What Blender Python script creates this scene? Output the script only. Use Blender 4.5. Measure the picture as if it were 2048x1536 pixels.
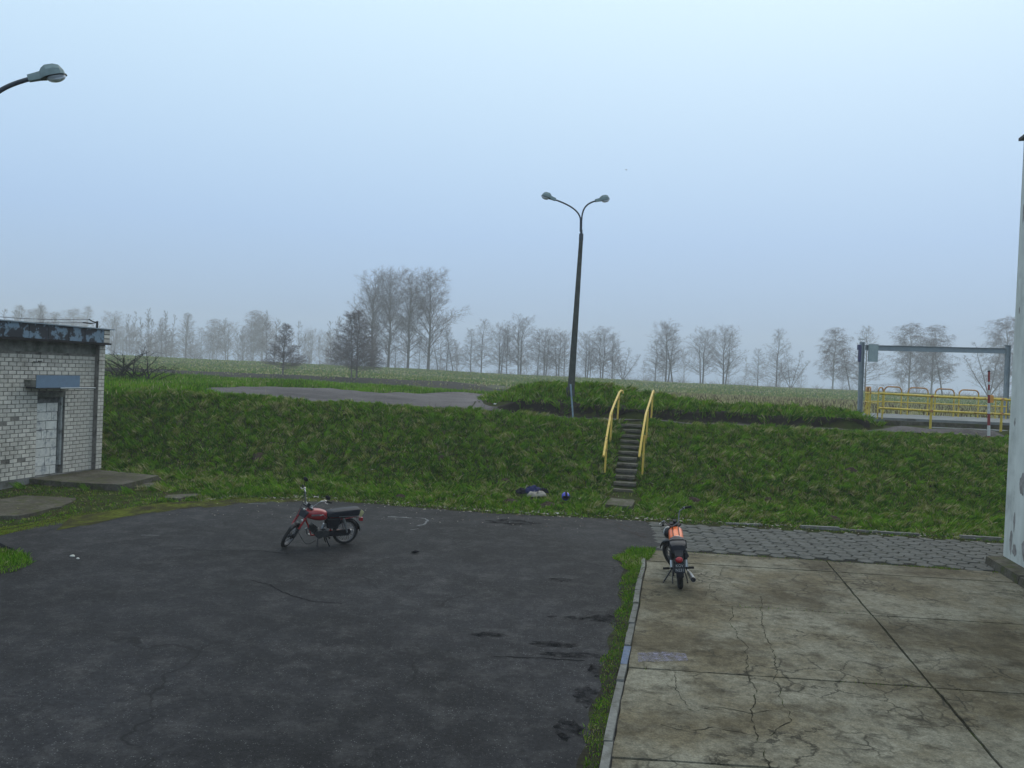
import bpy, bmesh, math, random
import numpy as np
from mathutils import Vector, Matrix
for o in list(bpy.data.objects): bpy.data.objects.remove(o, do_unlink=True)
random.seed(7); RNG = np.random.default_rng(7)
SC = bpy.context.scene
COL = SC.collection
R = math.radians

# ---------------------------------------------------------------- camera
cam_d = bpy.data.cameras.new('camera'); cam = bpy.data.objects.new('camera', cam_d); COL.objects.link(cam)
ROLL, PITCH = 0.042, math.atan(21/1650)
fw = Vector((0, math.cos(PITCH), -math.sin(PITCH))); up0 = Vector((0, math.sin(PITCH), math.cos(PITCH))); ex = Vector((1, 0, 0))
right = math.cos(ROLL)*ex + math.sin(ROLL)*up0; up = -math.sin(ROLL)*ex + math.cos(ROLL)*up0
cam.matrix_world = Matrix(((right.x, up.x, -fw.x, 0), (right.y, up.y, -fw.y, 0), (right.z, up.z, -fw.z, 3.7), (0, 0, 0, 1)))
cam_d.sensor_width = 36; cam_d.lens = 36*1650/2048; cam_d.clip_start = .1; cam_d.clip_end = 3000
SC.camera = cam

# ---------------------------------------------------------------- sky, sun, exposure
W = bpy.data.worlds.new('World'); SC.world = W; W.use_nodes = True
nt = W.node_tree; nt.nodes.clear(); N = nt.nodes.new; Lk = nt.links.new
out = N('ShaderNodeOutputWorld'); bg = N('ShaderNodeBackground'); bg.inputs['Strength'].default_value = .1
sky = N('ShaderNodeTexSky'); sky.sky_type = 'NISHITA'; sky.sun_disc = False
SUN_EL, SUN_AZ = 48, 25
sky.sun_elevation = R(SUN_EL); sky.sun_rotation = R(SUN_AZ); sky.air_density = 1.5; sky.dust_density = 4
tc = N('ShaderNodeTexCoord'); sep = N('ShaderNodeSeparateXYZ'); Lk(tc.outputs['Generated'], sep.inputs[0])
rp = N('ShaderNodeValToRGB'); Lk(sep.outputs['Z'], rp.inputs[0])
el = rp.color_ramp.elements
el[0].position = 0.0; el[0].color = (.35, .515, .75, 1)
el[1].position = 1.0; el[1].color = (.86, 1.02, 1.14, 1)
for p_, c_ in ((.16, (.45, .655, .96, 1)), (.42, (.74, .97, 1.14, 1))):
    e = el.new(p_); e.color = c_
sc10 = N('ShaderNodeVectorMath'); sc10.operation = 'SCALE'; sc10.inputs['Scale'].default_value = 10; Lk(rp.outputs[0], sc10.inputs[0])
mx = N('ShaderNodeMix'); mx.data_type = 'RGBA'; mx.inputs[0].default_value = .92
Lk(sky.outputs[0], mx.inputs[6]); Lk(sc10.outputs[0], mx.inputs[7]); Lk(mx.outputs[2], bg.inputs['Color']); Lk(bg.outputs[0], out.inputs['Surface'])
sd = bpy.data.lights.new('sun', 'SUN'); sd.energy = 1.1; sd.angle = R(60); sd.color = (1, .88, .68)
so = bpy.data.objects.new('sun', sd); COL.objects.link(so)
_d = -Vector((math.sin(R(SUN_AZ))*math.cos(R(SUN_EL)), math.cos(R(SUN_AZ))*math.cos(R(SUN_EL)), math.sin(R(SUN_EL))))
so.rotation_euler = _d.to_track_quat('-Z', 'Y').to_euler(); so.location = (0, 0, 40)
vs = SC.view_settings; vs.view_transform = 'Standard'; vs.look = 'None'; vs.gamma = 1; vs.exposure = 0; vs.use_curve_mapping = False
SC.cycles.volume_bounces = 1; SC.cycles.max_bounces = 6; SC.cycles.diffuse_bounces = 3

# ---------------------------------------------------------------- helpers
def rgb(c): return (c[0], c[1], c[2], 1)
def mat(name, col, rough=.8, metal=0., var=.25, scale=6., col2=None, thr=(.45, .6), scale2=2.5, bump=0., bscale=50., spec=.4, rnd=0., coat=0., alpha=None, world=False, detail=5.):
    """procedural material: base colour with noise variation, a second tone in patches, bump, optional per-object variation"""
    m = bpy.data.materials.new(name); m.use_nodes = True
    t = m.node_tree; n = t.nodes.new; l = t.links.new
    b = t.nodes['Principled BSDF']
    b.inputs['Roughness'].default_value = rough; b.inputs['Metallic'].default_value = metal
    b.inputs['Specular IOR Level'].default_value = spec
    if coat: b.inputs['Coat Weight'].default_value = coat; b.inputs['Coat Roughness'].default_value = .08
    if world: co = n('ShaderNodeNewGeometry').outputs['Position']
    else: co = n('ShaderNodeTexCoord').outputs['Object']
    nz = n('ShaderNodeTexNoise'); nz.inputs['Scale'].default_value = scale; nz.inputs['Detail'].default_value = detail; nz.inputs['Roughness'].default_value = .62
    l(co, nz.inputs['Vector'])
    rmp = n('ShaderNodeValToRGB'); l(nz.outputs[0], rmp.inputs[0])
    e = rmp.color_ramp.elements
    e[0].position = .3; e[1].position = .7
    e[0].color = rgb([c*(1-var) for c in col]); e[1].color = rgb([min(1, c*(1+var)) for c in col])
    c_out = rmp.outputs[0]
    if col2 is not None:
        n2 = n('ShaderNodeTexNoise'); n2.inputs['Scale'].default_value = scale2; n2.inputs['Detail'].default_value = 7; n2.inputs['Roughness'].default_value = .65
        l(co, n2.inputs['Vector'])
        mr = n('ShaderNodeMapRange'); mr.inputs['From Min'].default_value = thr[0]; mr.inputs['From Max'].default_value = thr[1]; l(n2.outputs[0], mr.inputs[0])
        mi = n('ShaderNodeMix'); mi.data_type = 'RGBA'; l(mr.outputs[0], mi.inputs[0]); l(c_out, mi.inputs[6]); mi.inputs[7].default_value = rgb(col2)
        c_out = mi.outputs[2]
    if rnd:
        oi = n('ShaderNodeObjectInfo'); hs = n('ShaderNodeHueSaturation')
        mr = n('ShaderNodeMapRange'); mr.inputs['To Min'].default_value = 1-rnd; mr.inputs['To Max'].default_value = 1+rnd
        l(oi.outputs['Random'], mr.inputs[0]); l(mr.outputs[0], hs.inputs['Value']); l(c_out, hs.inputs['Color']); c_out = hs.outputs[0]
    l(c_out, b.inputs['Base Color'])
    if bump:
        n3 = n('ShaderNodeTexNoise'); n3.inputs['Scale'].default_value = bscale; n3.inputs['Detail'].default_value = 4; l(co, n3.inputs['Vector'])
        bp = n('ShaderNodeBump'); bp.inputs['Strength'].default_value = bump; bp.inputs['Distance'].default_value = .02
        l(n3.outputs[0], bp.inputs['Height']); l(bp.outputs[0], b.inputs['Normal'])
    if alpha: b.inputs['Alpha'].default_value = alpha
    m['c'] = 1
    return m

class MB:
    """collects vertices and faces for one mesh"""
    def __init__(s, xf=None): s.v = []; s.f = []; s.mi = []; s.xf = xf; s.cur = 0
    def add(s, vs_, fs):
        o = len(s.v)
        for p in vs_:
            p = Vector(p)
            if s.xf is not None: p = s.xf @ p
            s.v.append(tuple(p))
        for f in fs: s.f.append([o+i for i in f]); s.mi.append(s.cur)
        return s
    def box(s, c, d, rot=None, taper=1., jit=0.):
        x, y, z = d[0]/2, d[1]/2, d[2]/2
        vs_ = [Vector((sx*x*(taper if sz > 0 else 1), sy*y*(taper if sz > 0 else 1), sz*z)) for sz in (-1, 1) for sx, sy in ((-1, -1), (1, -1), (1, 1), (-1, 1))]
        if jit: vs_ = [p+Vector((random.uniform(-jit, jit), random.uniform(-jit, jit), random.uniform(-jit, jit))) for p in vs_]
        if rot is not None: vs_ = [rot @ p for p in vs_]
        c = Vector(c)
        return s.add([p+c for p in vs_], [(3, 2, 1, 0), (4, 5, 6, 7), (0, 1, 5, 4), (1, 2, 6, 5), (2, 3, 7, 6), (3, 0, 4, 7)])
    def tube(s, pts, r, n=8, cap=True, closed=False):
        pts = [Vector(p) for p in pts]; k = len(pts)
        rr = r if isinstance(r, (list, tuple)) else [r]*k
        vs_ = []; ref = None
        for i, p in enumerate(pts):
            if closed: tg = pts[(i+1) % k]-pts[i-1]
            else: tg = pts[min(i+1, k-1)]-pts[max(i-1, 0)]
            tg.normalize()
            if ref is None: ref = tg.orthogonal().normalized()
            else:
                ref = ref-tg*ref.dot(tg)
                ref = ref.normalized() if ref.length > 1e-6 else tg.orthogonal().normalized()
            b2 = tg.cross(ref)
            for j in range(n):
                a = 2*math.pi*j/n
                vs_.append(p+(ref*math.cos(a)+b2*math.sin(a))*rr[i])
        fs = []
        for i in range(k if closed else k-1):
            i2 = (i+1) % k
            for j in range(n):
                j2 = (j+1) % n
                fs.append((i*n+j, i*n+j2, i2*n+j2, i2*n+j))
        if cap and not closed:
            fs.append(tuple(range(n-1, -1, -1))); fs.append(tuple((k-1)*n+j for j in range(n)))
        return s.add(vs_, fs)
    def cyl(s, a, b, r0, r1=None, n=12): return s.tube([a, b], [r0, r0 if r1 is None else r1], n)
    def ell(s, c, d, nu=14, nv=9, rot=None):
        vs_ = []; fs = []
        for i in range(nv+1):
            th = math.pi*i/nv
            for j in range(nu):
                ph = 2*math.pi*j/nu
                p = Vector((d[0]*math.sin(th)*math.cos(ph), d[1]*math.sin(th)*math.sin(ph), d[2]*math.cos(th)))
                if rot is not None: p = rot @ p
                vs_.append(p+Vector(c))
        for i in range(nv):
            for j in range(nu):
                j2 = (j+1) % nu
                fs.append((i*nu+j, (i+1)*nu+j, (i+1)*nu+j2, i*nu+j2))
        return s.add(vs_, fs)
    def loft(s, rings, cap=True, closed=True):
        n = len(rings[0]); vs_ = [p for r_ in rings for p in r_]; fs = []
        for i in range(len(rings)-1):
            for j in range(n if closed else n-1):
                j2 = (j+1) % n
                fs.append((i*n+j, i*n+j2, (i+1)*n+j2, (i+1)*n+j))
        if cap: fs.append(tuple(range(n-1, -1, -1))); fs.append(tuple((len(rings)-1)*n+j for j in range(n)))
        return s.add(vs_, fs)
    def prism(s, poly, z0, z1):
        n = len(poly)
        vs_ = [(p[0], p[1], z0) for p in poly]+[(p[0], p[1], z1) for p in poly]
        fs = [tuple(range(n-1, -1, -1)), tuple(range(n, 2*n))]+[(i, (i+1) % n, n+(i+1) % n, n+i) for i in range(n)]
        return s.add(vs_, fs)
    def build(s, name, m, parent=None, smooth=40, loc=None):
        me = bpy.data.meshes.new(name); me.from_pydata(s.v, [], s.f)
        for mm in (m if isinstance(m, (list, tuple)) else [m]): me.materials.append(mm)
        if any(s.mi): me.polygons.foreach_set('material_index', s.mi)
        if smooth: me.shade_smooth(); me.set_sharp_from_angle(angle=R(smooth))
        me.update()
        o = bpy.data.objects.new(name, me); COL.objects.link(o)
        if parent is not None: o.parent = parent
        if loc is not None: o.location = loc
        return o

def tag(o, label=None, cat=None, group=None, kind=None):
    if label: o['label'] = label
    if cat: o['category'] = cat
    if group: o['group'] = group
    if kind: o['kind'] = kind
    return o
def empty(name, loc=(0, 0, 0), rot=(0, 0, 0), **k):
    o = bpy.data.objects.new(name, None); COL.objects.link(o); o.location = loc; o.rotation_euler = rot; o.empty_display_size = .2
    return tag(o, **k)
def inst(src, parent=None, loc=(0, 0, 0), rot=(0, 0, 0), scale=None):
    o = src.copy(); COL.objects.link(o); o.parent = parent; o.location = loc; o.rotation_euler = rot
    if scale: o.scale = scale
    return o
def rawmesh(name, co, fverts, mats, mi=None, nside=3, smooth=False):
    """fast mesh from numpy arrays; fverts (n, nside)"""
    me = bpy.data.meshes.new(name); nf = len(fverts)
    me.vertices.add(len(co)); me.vertices.foreach_set('co', np.ascontiguousarray(co, np.float32).ravel())
    me.loops.add(nf*nside); me.loops.foreach_set('vertex_index', np.ascontiguousarray(fverts, np.int32).ravel())
    me.polygons.add(nf); me.polygons.foreach_set('loop_start', np.arange(0, nf*nside, nside, dtype=np.int32))
    me.polygons.foreach_set('loop_total', np.full(nf, nside, np.int32))
    for m in mats: me.materials.append(m)
    if mi is not None: me.polygons.foreach_set('material_index', np.ascontiguousarray(mi, np.int32))
    if smooth: me.polygons.foreach_set('use_smooth', np.ones(nf, bool))
    me.update(calc_edges=True)
    o = bpy.data.objects.new(name, me); COL.objects.link(o)
    return o

# ---------------------------------------------------------------- terrain shape
def sm(a,b,t):
    t=np.clip((t-a)/(b-a),0,1); return t*t*(3-2*t)
def bumps(x,y,s):
    return (np.sin(x*s*1.7+1.3*np.sin(y*s*.9+.4))+np.sin(y*s*2.1+1.7*np.sin(x*s*1.1+2.))+np.sin((x*.8-y*.6)*s*3.3+1.))/3.
TOEX=[-30,-14,-10.5,-9.9,-8.8,-7.2,-5,-2.9,-.2,2.45,3.6,6.3,8.8,12.4,30]
TOEY=[16.3,16.6,17.0,18.6,20.9,22.1,22.7,22.2,21.65,21.6,21.48,21.25,21.0,20.48,18.5]
def toe(x): return np.interp(x,TOEX,TOEY)
def zcrest(x): return np.interp(x,[-20,-11,-7,-3.5,-.3,2,16,40],[2.5,2.45,2.4,2.32,2.25,2.15,2.12,2.12])
def terrain(x,y):
    x=np.asarray(x,float);y=np.asarray(y,float)
    zc=zcrest(x)
    t0=toe(x)
    ft=np.interp(x,[-13,-9,0,4,9,13],[25.6,25.2,25.0,25.0,24.0,23.4])
    cr=29.3
    verge=.02+.16*sm(0,1,(y-t0)/np.maximum(ft-t0,1))
    k=np.clip((y-ft)/(cr-ft),-.15,1.15)
    s=np.where(k<.12,(np.clip(k+.12,0,1))**2/.48, np.where(k>.88,1-(np.clip(1.12-k,0,1))**2/.48,k))
    z=verge+(zc-.18)*np.clip(s,0,1)
    # terrace features on the right : cut and grassy lip
    rl=sm(-1.2,.6,x)*(1-sm(12.6,14.2,x))
    cut=30.55+.22*np.sin(x*.9)+.12*np.sin(x*2.3+1)
    lip=.36*sm(0,.22,y-cut)+.2*sm(.1,1.5,y-cut)
    z=z+rl*lip*(1-sm(33,36.5,y))
    # mound
    m=.98*np.exp(-(np.abs(x-2.9)/3.6)**2.4-((y-36.2)/3.6)**2)
    z=z+m*sm(30.4,31.3,y)*sm(-3.,-.2,x)
    # right field lower
    rf=sm(1.,5.,x)
    z=z-rf*.2*sm(34,40,y)
    # sluice ground
    z=z+.15*sm(12.5,13.6,x)*sm(29.6,30.6,y)*(1-sm(33,34,y))
    # left: far lip, ditch, bank
    lf=1-sm(-4.,3.,x-.05*(y-45))
    far=np.interp(x,[-30,-14,-11,-4,0],[43,43,44.8,46.2,47.2])
    z=z+lf*.13*sm(far,far+1.2,y)*(1-sm(49,52,y))
    z=z-lf*(1.3)*sm(50,58,y)*(1-sm(102,113,y))
    # meadow and levee
    zr=np.interp(x,[-200,-95,-33,0,50,115,250],[4.1,3.95,3.68,3.32,2.95,2.62,2.5])
    base=np.interp(x,[-8,9],[2.15,1.72])
    z=z+(base-zcrest(x)+.2*rf)*sm(80,113,y)
    z=z+(zr-base)*sm(125,220,y)*(1-.6*sm(235,300,y))
    z=z+bumps(x,y,1.1)*.05*sm(.3,1.6,y-t0)*(1-sm(60,90,y)) + bumps(x,y,.09)*.16*sm(125,180,y)
    return z
def tz(x, y): return float(terrain(x, y))

# materials of the setting
M = {}
M['ground'] = mat('meadow_ground', (.050, .060, .029), 1, 0, .4, .9, col2=(.088, .076, .050), thr=(.45, .66), scale2=.22, bump=.6, bscale=9, spec=.1, world=True)
M['soil'] = mat('dark_soil', (.016, .013, .011), 1, 0, .5, 5, col2=(.045, .036, .026), thr=(.52, .7), scale2=3, bump=1, bscale=14, spec=.15, world=True)
M['moss'] = mat('moss', (.072, .085, .008), 1, 0, .6, 9, col2=(.030, .025, .012), thr=(.42, .58), scale2=1.6, bump=.8, bscale=40, spec=.1, world=True)

def asphalt(name, base, light, crack=True):
    m = bpy.data.materials.new(name); m.use_nodes = True; t = m.node_tree; n = t.nodes.new; l = t.links.new; b = t.nodes['Principled BSDF']
    co = n('ShaderNodeNewGeometry').outputs['Position']
    def noise(s, d=6, r=.6):
        z = n('ShaderNodeTexNoise'); z.inputs['Scale'].default_value = s; z.inputs['Detail'].default_value = d; z.inputs['Roughness'].default_value = r; l(co, z.inputs['Vector']); return z.outputs[0]
    def ramp(src, a, b_, c0, c1):
        r_ = n('ShaderNodeValToRGB'); l(src, r_.inputs[0]); e = r_.color_ramp.elements; e[0].position = a; e[1].position = b_; e[0].color = rgb(c0); e[1].color = rgb(c1); return r_.outputs[0]
    def mix(f, a, b_, mode='MIX'):
        x = n('ShaderNodeMix'); x.data_type = 'RGBA'; x.blend_type = mode
        for s, v in ((0, f), (6, a), (7, b_)):
            if hasattr(v, 'links') or hasattr(v, 'is_linked'): l(v, x.inputs[s])
            elif isinstance(v, (int, float)): x.inputs[s].default_value = v
            else: x.inputs[s].default_value = rgb(v)
        return x.outputs[2]
    c = ramp(noise(.30, 9, .68), .36, .64, [k*.60 for k in base], [k*1.45 for k in base])
    c = mix(ramp(noise(2.1, 8, .7), .47, .66, (0, 0, 0), (.75, .75, .75)), c, light)
    c = mix(ramp(noise(1.15, 9, .72), .60, .72, (0, 0, 0), (.6, .6, .6)), c, [k*.55 for k in base])
    # aggregate: pale chips in the binder
    vo = n('ShaderNodeTexVoronoi'); vo.inputs['Scale'].default_value = 52; l(co, vo.inputs['Vector'])
    sx = n('ShaderNodeSeparateXYZ'); l(vo.outputs['Color'], sx.inputs[0])
    gt = n('ShaderNodeMath'); gt.operation = 'GREATER_THAN'; gt.inputs[1].default_value = .86; l(sx.outputs[0], gt.inputs[0])
    lt = n('ShaderNodeMath'); lt.operation = 'LESS_THAN'; lt.inputs[1].default_value = .36; l(vo.outputs['Distance'], lt.inputs[0])
    an = n('ShaderNodeMath'); an.operation = 'MULTIPLY'; l(gt.outputs[0], an.inputs[0]); l(lt.outputs[0], an.inputs[1])
    chip = ramp(noise(3, 3), .4, .65, [k*1.3 for k in light], [k*3.0 for k in light])
    ck = n('ShaderNodeMath'); ck.operation = 'MULTIPLY'; l(an.outputs[0], ck.inputs[0]); ck.inputs[1].default_value = .8
    c = mix(ck.outputs[0], c, chip)
    c = mix(ramp(noise(120, 2), .35, .7, (.78, .78, .78), (1.25, 1.25, 1.25)), (1, 1, 1), c, 'MIX') if False else mix(1., c, mix(.6, ramp(noise(42, 4, .8), .32, .68, (.15, .15, .15), (2.0, 2.0, 2.0)), ramp(noise(11, 6, .8), .36, .64, (.35, .35, .35), (1.75, 1.75, 1.75))), 'MULTIPLY')
    c = mix(1., c, ramp(noise(.13, 5, .6), .36, .64, (.72, .72, .72), (1.32, 1.32, 1.32)), 'MULTIPLY')
    if crack:
        wz = n('ShaderNodeTexNoise'); wz.inputs['Scale'].default_value = .9; wz.inputs['Detail'].default_value = 6; l(co, wz.inputs['Vector'])
        ad = n('ShaderNodeVectorMath'); ad.operation = 'MULTIPLY_ADD'; l(wz.outputs['Color'], ad.inputs[0]); ad.inputs[1].default_value = (1.6, 1.6, 0); l(co, ad.inputs[2])
        ve = n('ShaderNodeTexVoronoi'); ve.feature = 'DISTANCE_TO_EDGE'; ve.inputs['Scale'].default_value = .22; l(ad.outputs[0], ve.inputs['Vector'])
        f1 = n('ShaderNodeMapRange'); f1.inputs['From Min'].default_value = .0015; f1.inputs['From Max'].default_value = .006; f1.inputs['To Min'].default_value = .8; f1.inputs['To Max'].default_value = 0; l(ve.outputs['Distance'], f1.inputs[0])
        mk = ramp(noise(.35, 3), .5, .56, (0, 0, 0), (1, 1, 1))
        mm = n('ShaderNodeMath'); mm.operation = 'MULTIPLY'; l(f1.outputs[0], mm.inputs[0]); l(mk, mm.inputs[1])
        c = mix(mm.outputs[0], c, (.006, .006, .007))
    l(c, b.inputs['Base Color']); b.inputs['Roughness'].default_value = .8; b.inputs['Specular IOR Level'].default_value = .14
    bp = n('ShaderNodeBump'); bp.inputs['Strength'].default_value = .5; bp.inputs['Distance'].default_value = .012; l(noise(90, 3), bp.inputs['Height']); l(bp.outputs[0], b.inputs['Normal'])
    return m
M['asphalt'] = asphalt('yard_asphalt', (.0150, .0152, .0175), (.042, .041, .042))
M['asphalt_up'] = asphalt('terrace_asphalt', (.072, .063, .065), (.105, .095, .096))

def concrete(name, base, pale, stain, cracks=.5, moss=0.):
    m = bpy.data.materials.new(name); m.use_nodes = True; t = m.node_tree; n = t.nodes.new; l = t.links.new; b = t.nodes['Principled BSDF']
    co = n('ShaderNodeNewGeometry').outputs['Position']
    def noise(s, d=7, r=.62, off=0):
        z = n('ShaderNodeTexNoise'); z.inputs['Scale'].default_value = s; z.inputs['Detail'].default_value = d; z.inputs['Roughness'].default_value = r
        if off:
            a = n('ShaderNodeVectorMath'); a.inputs[1].default_value = (off, off*2, off*3); l(co, a.inputs[0]); l(a.outputs[0], z.inputs['Vector'])
        else: l(co, z.inputs['Vector'])
        return z.outputs[0]
    def rng(src, a, b_, lo=0., hi=1.):
        r_ = n('ShaderNodeMapRange'); l(src, r_.inputs[0])
        for k, v in (('From Min', a), ('From Max', b_), ('To Min', lo), ('To Max', hi)): r_.inputs[k].default_value = v
        return r_.outputs[0]
    def mix(f, a, b_, mode='MIX'):
        x = n('ShaderNodeMix'); x.data_type = 'RGBA'; x.blend_type = mode
        for s, v in ((0, f), (6, a), (7, b_)):
            if hasattr(v, 'is_linked'): l(v, x.inputs[s])
            elif isinstance(v, (int, float)): x.inputs[s].default_value = v
            else: x.inputs[s].default_value = rgb(v)
        return x.outputs[2]
    c = mix(rng(noise(.55, 8, .66), .43, .57), base, pale)
    c = mix(rng(noise(.38, 9, .7, 3.1), .47, .62, 0, .75), c, stain)
    c = mix(rng(noise(2.6, 8, .72, 7.7), .50, .66, 0, .75), c, [k*.55 for k in stain])
    c = mix(rng(noise(1.7, 8, .7, 11.3), .58, .72, 0, .5), c, [k*1.3 for k in pale])
    c = mix(1., c, mix(rng(noise(45, 4, .75), .3, .72), (.58, .58, .58), (1.32, 1.32, 1.32)), 'MULTIPLY')
    c = mix(1., c, mix(rng(noise(11, 5, .75, 2.2), .38, .62), (.72, .72, .72), (1.14, 1.14, 1.14)), 'MULTIPLY')
    wz = n('ShaderNodeTexNoise'); wz.inputs['Scale'].default_value = 1.6; wz.inputs['Detail'].default_value = 7; wz.inputs['Roughness'].default_value = .65; l(co, wz.inputs['Vector'])
    for sc_, w0, w1, ms, lo, hi in ((.55, .004, .013, .8, .50, .57), (1.7, .007, .03, .42, .54, .62), (4.2, .015, .07, .6, .57, .64)):
        ad = n('ShaderNodeVectorMath'); ad.operation = 'MULTIPLY_ADD'; l(wz.outputs['Color'], ad.inputs[0]); k = .9/sc_**.7; ad.inputs[1].default_value = (k, k, 0); l(co, ad.inputs[2])
        ve = n('ShaderNodeTexVoronoi'); ve.feature = 'DISTANCE_TO_EDGE'; ve.inputs['Scale'].default_value = sc_; l(ad.outputs[0], ve.inputs['Vector'])
        f1 = rng(ve.outputs['Distance'], w0, w1, cracks*1.5, 0)
        mm = n('ShaderNodeMath'); mm.operation = 'MULTIPLY'; mm.use_clamp = True; l(f1, mm.inputs[0]); l(rng(noise(ms, 4, .6, sc_*5), lo, hi), mm.inputs[1])
        c = mix(mm.outputs[0], c, (.02, .018, .012))
    if moss: c = mix(rng(noise(3.5, 8, .7, 5.5), .5, .62, 0, moss), c, (.05, .06, .012))
    l(c, b.inputs['Base Color']); b.inputs['Roughness'].default_value = .9; b.inputs['Specular IOR Level'].default_value = .2
    bp = n('ShaderNodeBump'); bp.inputs['Strength'].default_value = .55; bp.inputs['Distance'].default_value = .012; l(noise(38, 5, .7), bp.inputs['Height']); l(bp.outputs[0], b.inputs['Normal'])
    return m
M['slab'] = concrete('apron_concrete', (.145, .124, .080), (.215, .202, .155), (.060, .047, .025), .55)
M['paver'] = mat('paver_concrete', (.098, .098, .092), .95, 0, .28, 9, col2=(.062, .060, .050), thr=(.5, .66), scale2=4, bump=.4, bscale=70, spec=.2, rnd=.10, world=True)
M['kerb'] = mat('kerb_concrete', (.155, .155, .145), .9, 0, .25, 14, col2=(.075, .072, .058), thr=(.5, .7), scale2=5, bump=.4, bscale=60, spec=.2, rnd=.14, world=True)
M['kerb_blue'] = mat('painted_kerb', (.115, .145, .215), .85, 0, .25, 14, col2=(.13, .13, .125), thr=(.52, .68), scale2=7, bump=.4, bscale=60, spec=.2, world=True)
M['oldconc'] = concrete('mossy_concrete', (.085, .075, .058), (.125, .115, .095), (.045, .036, .022), .4, .9)
M['stair'] = concrete('stair_concrete', (.13, .115, .09), (.165, .152, .125), (.08, .065, .045), .2, .35)
M['joint'] = mat('joint_dirt', (.022, .02, .014), 1, 0, .4, 14, col2=(.035, .05, .012), thr=(.52, .62), scale2=2.2, spec=.1, world=True)

# ---------------------------------------------------------------- ground sheet
def axis(segs):
    a = []
    for lo, hi, st in segs: a += list(np.arange(lo, hi, st))
    return np.array(a+[segs[-1][1]])
gx = axis([(-700, -200, 50), (-200, -60, 10), (-60, -22, 2), (-22, 22, .26), (22, 70, 2), (70, 200, 10), (200, 700, 50)])
gy = axis([(-60, 12, 6), (12, 20, .5), (20, 38, .17), (38, 54, .4), (54, 100, 2), (100, 118, .8), (118, 260, 4), (260, 700, 40)])
XX, YY = np.meshgrid(gx, gy)
def ground_z(x, y):
    z = terrain(x, y)
    z = z-.10*sm(-.02, .22, toe(x)-y)                     # the soil dips under the asphalt
    return z
ZZ = ground_z(XX, YY)
nx, ny = len(gx), len(gy)
co = np.stack([XX.ravel(), YY.ravel(), ZZ.ravel()], 1)
ii, jj = np.meshgrid(np.arange(ny-1), np.arange(nx-1), indexing='ij')
q = np.stack([ii*nx+jj, ii*nx+jj+1, (ii+1)*nx+jj+1, (ii+1)*nx+jj], -1).reshape(-1, 4)
M['turfsoil'] = mat('turf_soil', (.030, .040, .010), 1, 0, .45, 4, col2=(.040, .032, .016), thr=(.5, .66), scale2=1.7, bump=.8, bscale=18, spec=.05, world=True)
cy_q = YY.ravel()[q].mean(1)
tag(rawmesh('ground', co, q, [M['ground'], M['turfsoil']], (cy_q < 54).astype(int), nside=4, smooth=True), kind='structure')

# asphalt yard: irregular broken edge towards the grass
def wob(x, s=1., a=1.): return a*(.5*np.sin(2.1*x*s+1)+.3*np.sin(5.3*x*s+2.)+.25*np.sin(11.7*x*s+.5))
xs = np.linspace(-9.95, 3.62, 140); top = [(x, float(toe(x))+.10+.06*wob(x)) for x in xs]
yard = [(-8.34, -6), (-8.36, 13.3), (-8.42, 14.2), (-8.9, 15.2), (-10.2, 16.3)]+top+[(3.62, 17.9), (3.2, 17.8), (2.72, 17.0), (2.45, 15.6), (2.2, 13.7), (1.86, 11.8), (1.5, 9.9), (1.2, 8.4), (.9, 6.6), (-.5, -6)]
mb = MB(); mb.prism(yard, -.12, 0.); tag(mb.build('asphalt_yard', M['asphalt'], smooth=0), kind='structure')

# upper asphalt pad, path along the crest, road behind the mound (sheets draped on the terrace)
def drape(name, xs_, lo, hi, m, nv=10, lift=.012, kind='structure'):
    v = []; f = []
    for i, x in enumerate(xs_):
        a, b = lo(x), hi(x)
        for j in range(nv+1):
            y = a+(b-a)*j/nv; v.append((x, y, tz(x, y)+lift))
    for i in range(len(xs_)-1):
        for j in range(nv):
            a = i*(nv+1)+j; f.append((a, a+nv+1, a+nv+2, a+1))
    mb = MB(); mb.add(v, f); o = mb.build(name, m, smooth=180); tag(o, kind=kind); return o
PN = lambda x: float(np.interp(x, [-13.97, -12.4, -10.7, -7.5, -4, -.4, 2.4], [33.3, 31.9, 30.75, 29.65, 29.85, 29.95, 30.1]))+.05*wob(x, 1.3)
PF = lambda x: float(np.interp(x, [-13.97, -13.05, -11, -6.7, -4.6, -1.9, -1.5], [33.4, 39.6, 45, 42.5, 46.5, 48.6, 48.8]))
drape('asphalt_pad', np.arange(-13.97, -1.45, .2), PN, PF, M['asphalt_up'], 70, .035)
drape('crest_path', np.arange(-1.5, 18.1, .2), lambda x: float(np.interp(x, [-1.5, 0, 2, 18], [29.95, 29.95, 29.75, 29.72]))+.04*wob(x, 1.5), lambda x: float(np.interp(x, [-1.5, -1.1, -.6, 0, 2, 9, 10, 13.6, 14.6, 18], [39., 33., 30.9, 30.3, 30.3, 30.3, 30.12, 30.12, 30.6, 30.7])), M['asphalt_up'], 24, .05)
drape('rear_road', np.arange(-1.5, 9, .4), lambda x: 40.6+.1*x, lambda x: 48.7+.1*x, M['asphalt_up'], 20, .04)
drape('soil_cut', np.arange(-.5, 13.4, .12), lambda x: 30.42+.04*wob(x, 2), lambda x: 31.0+.22*math.sin(x*.9)+.08*wob(x, 3), M['soil'], 14, .055)
drape('ditch_bank', np.arange(-66, 2., .4), lambda x: 98., lambda x: 112.2+.9*wob(x, .3)-.4*max(0, x+9)**1.15, M['soil'], 30, .12)

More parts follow.
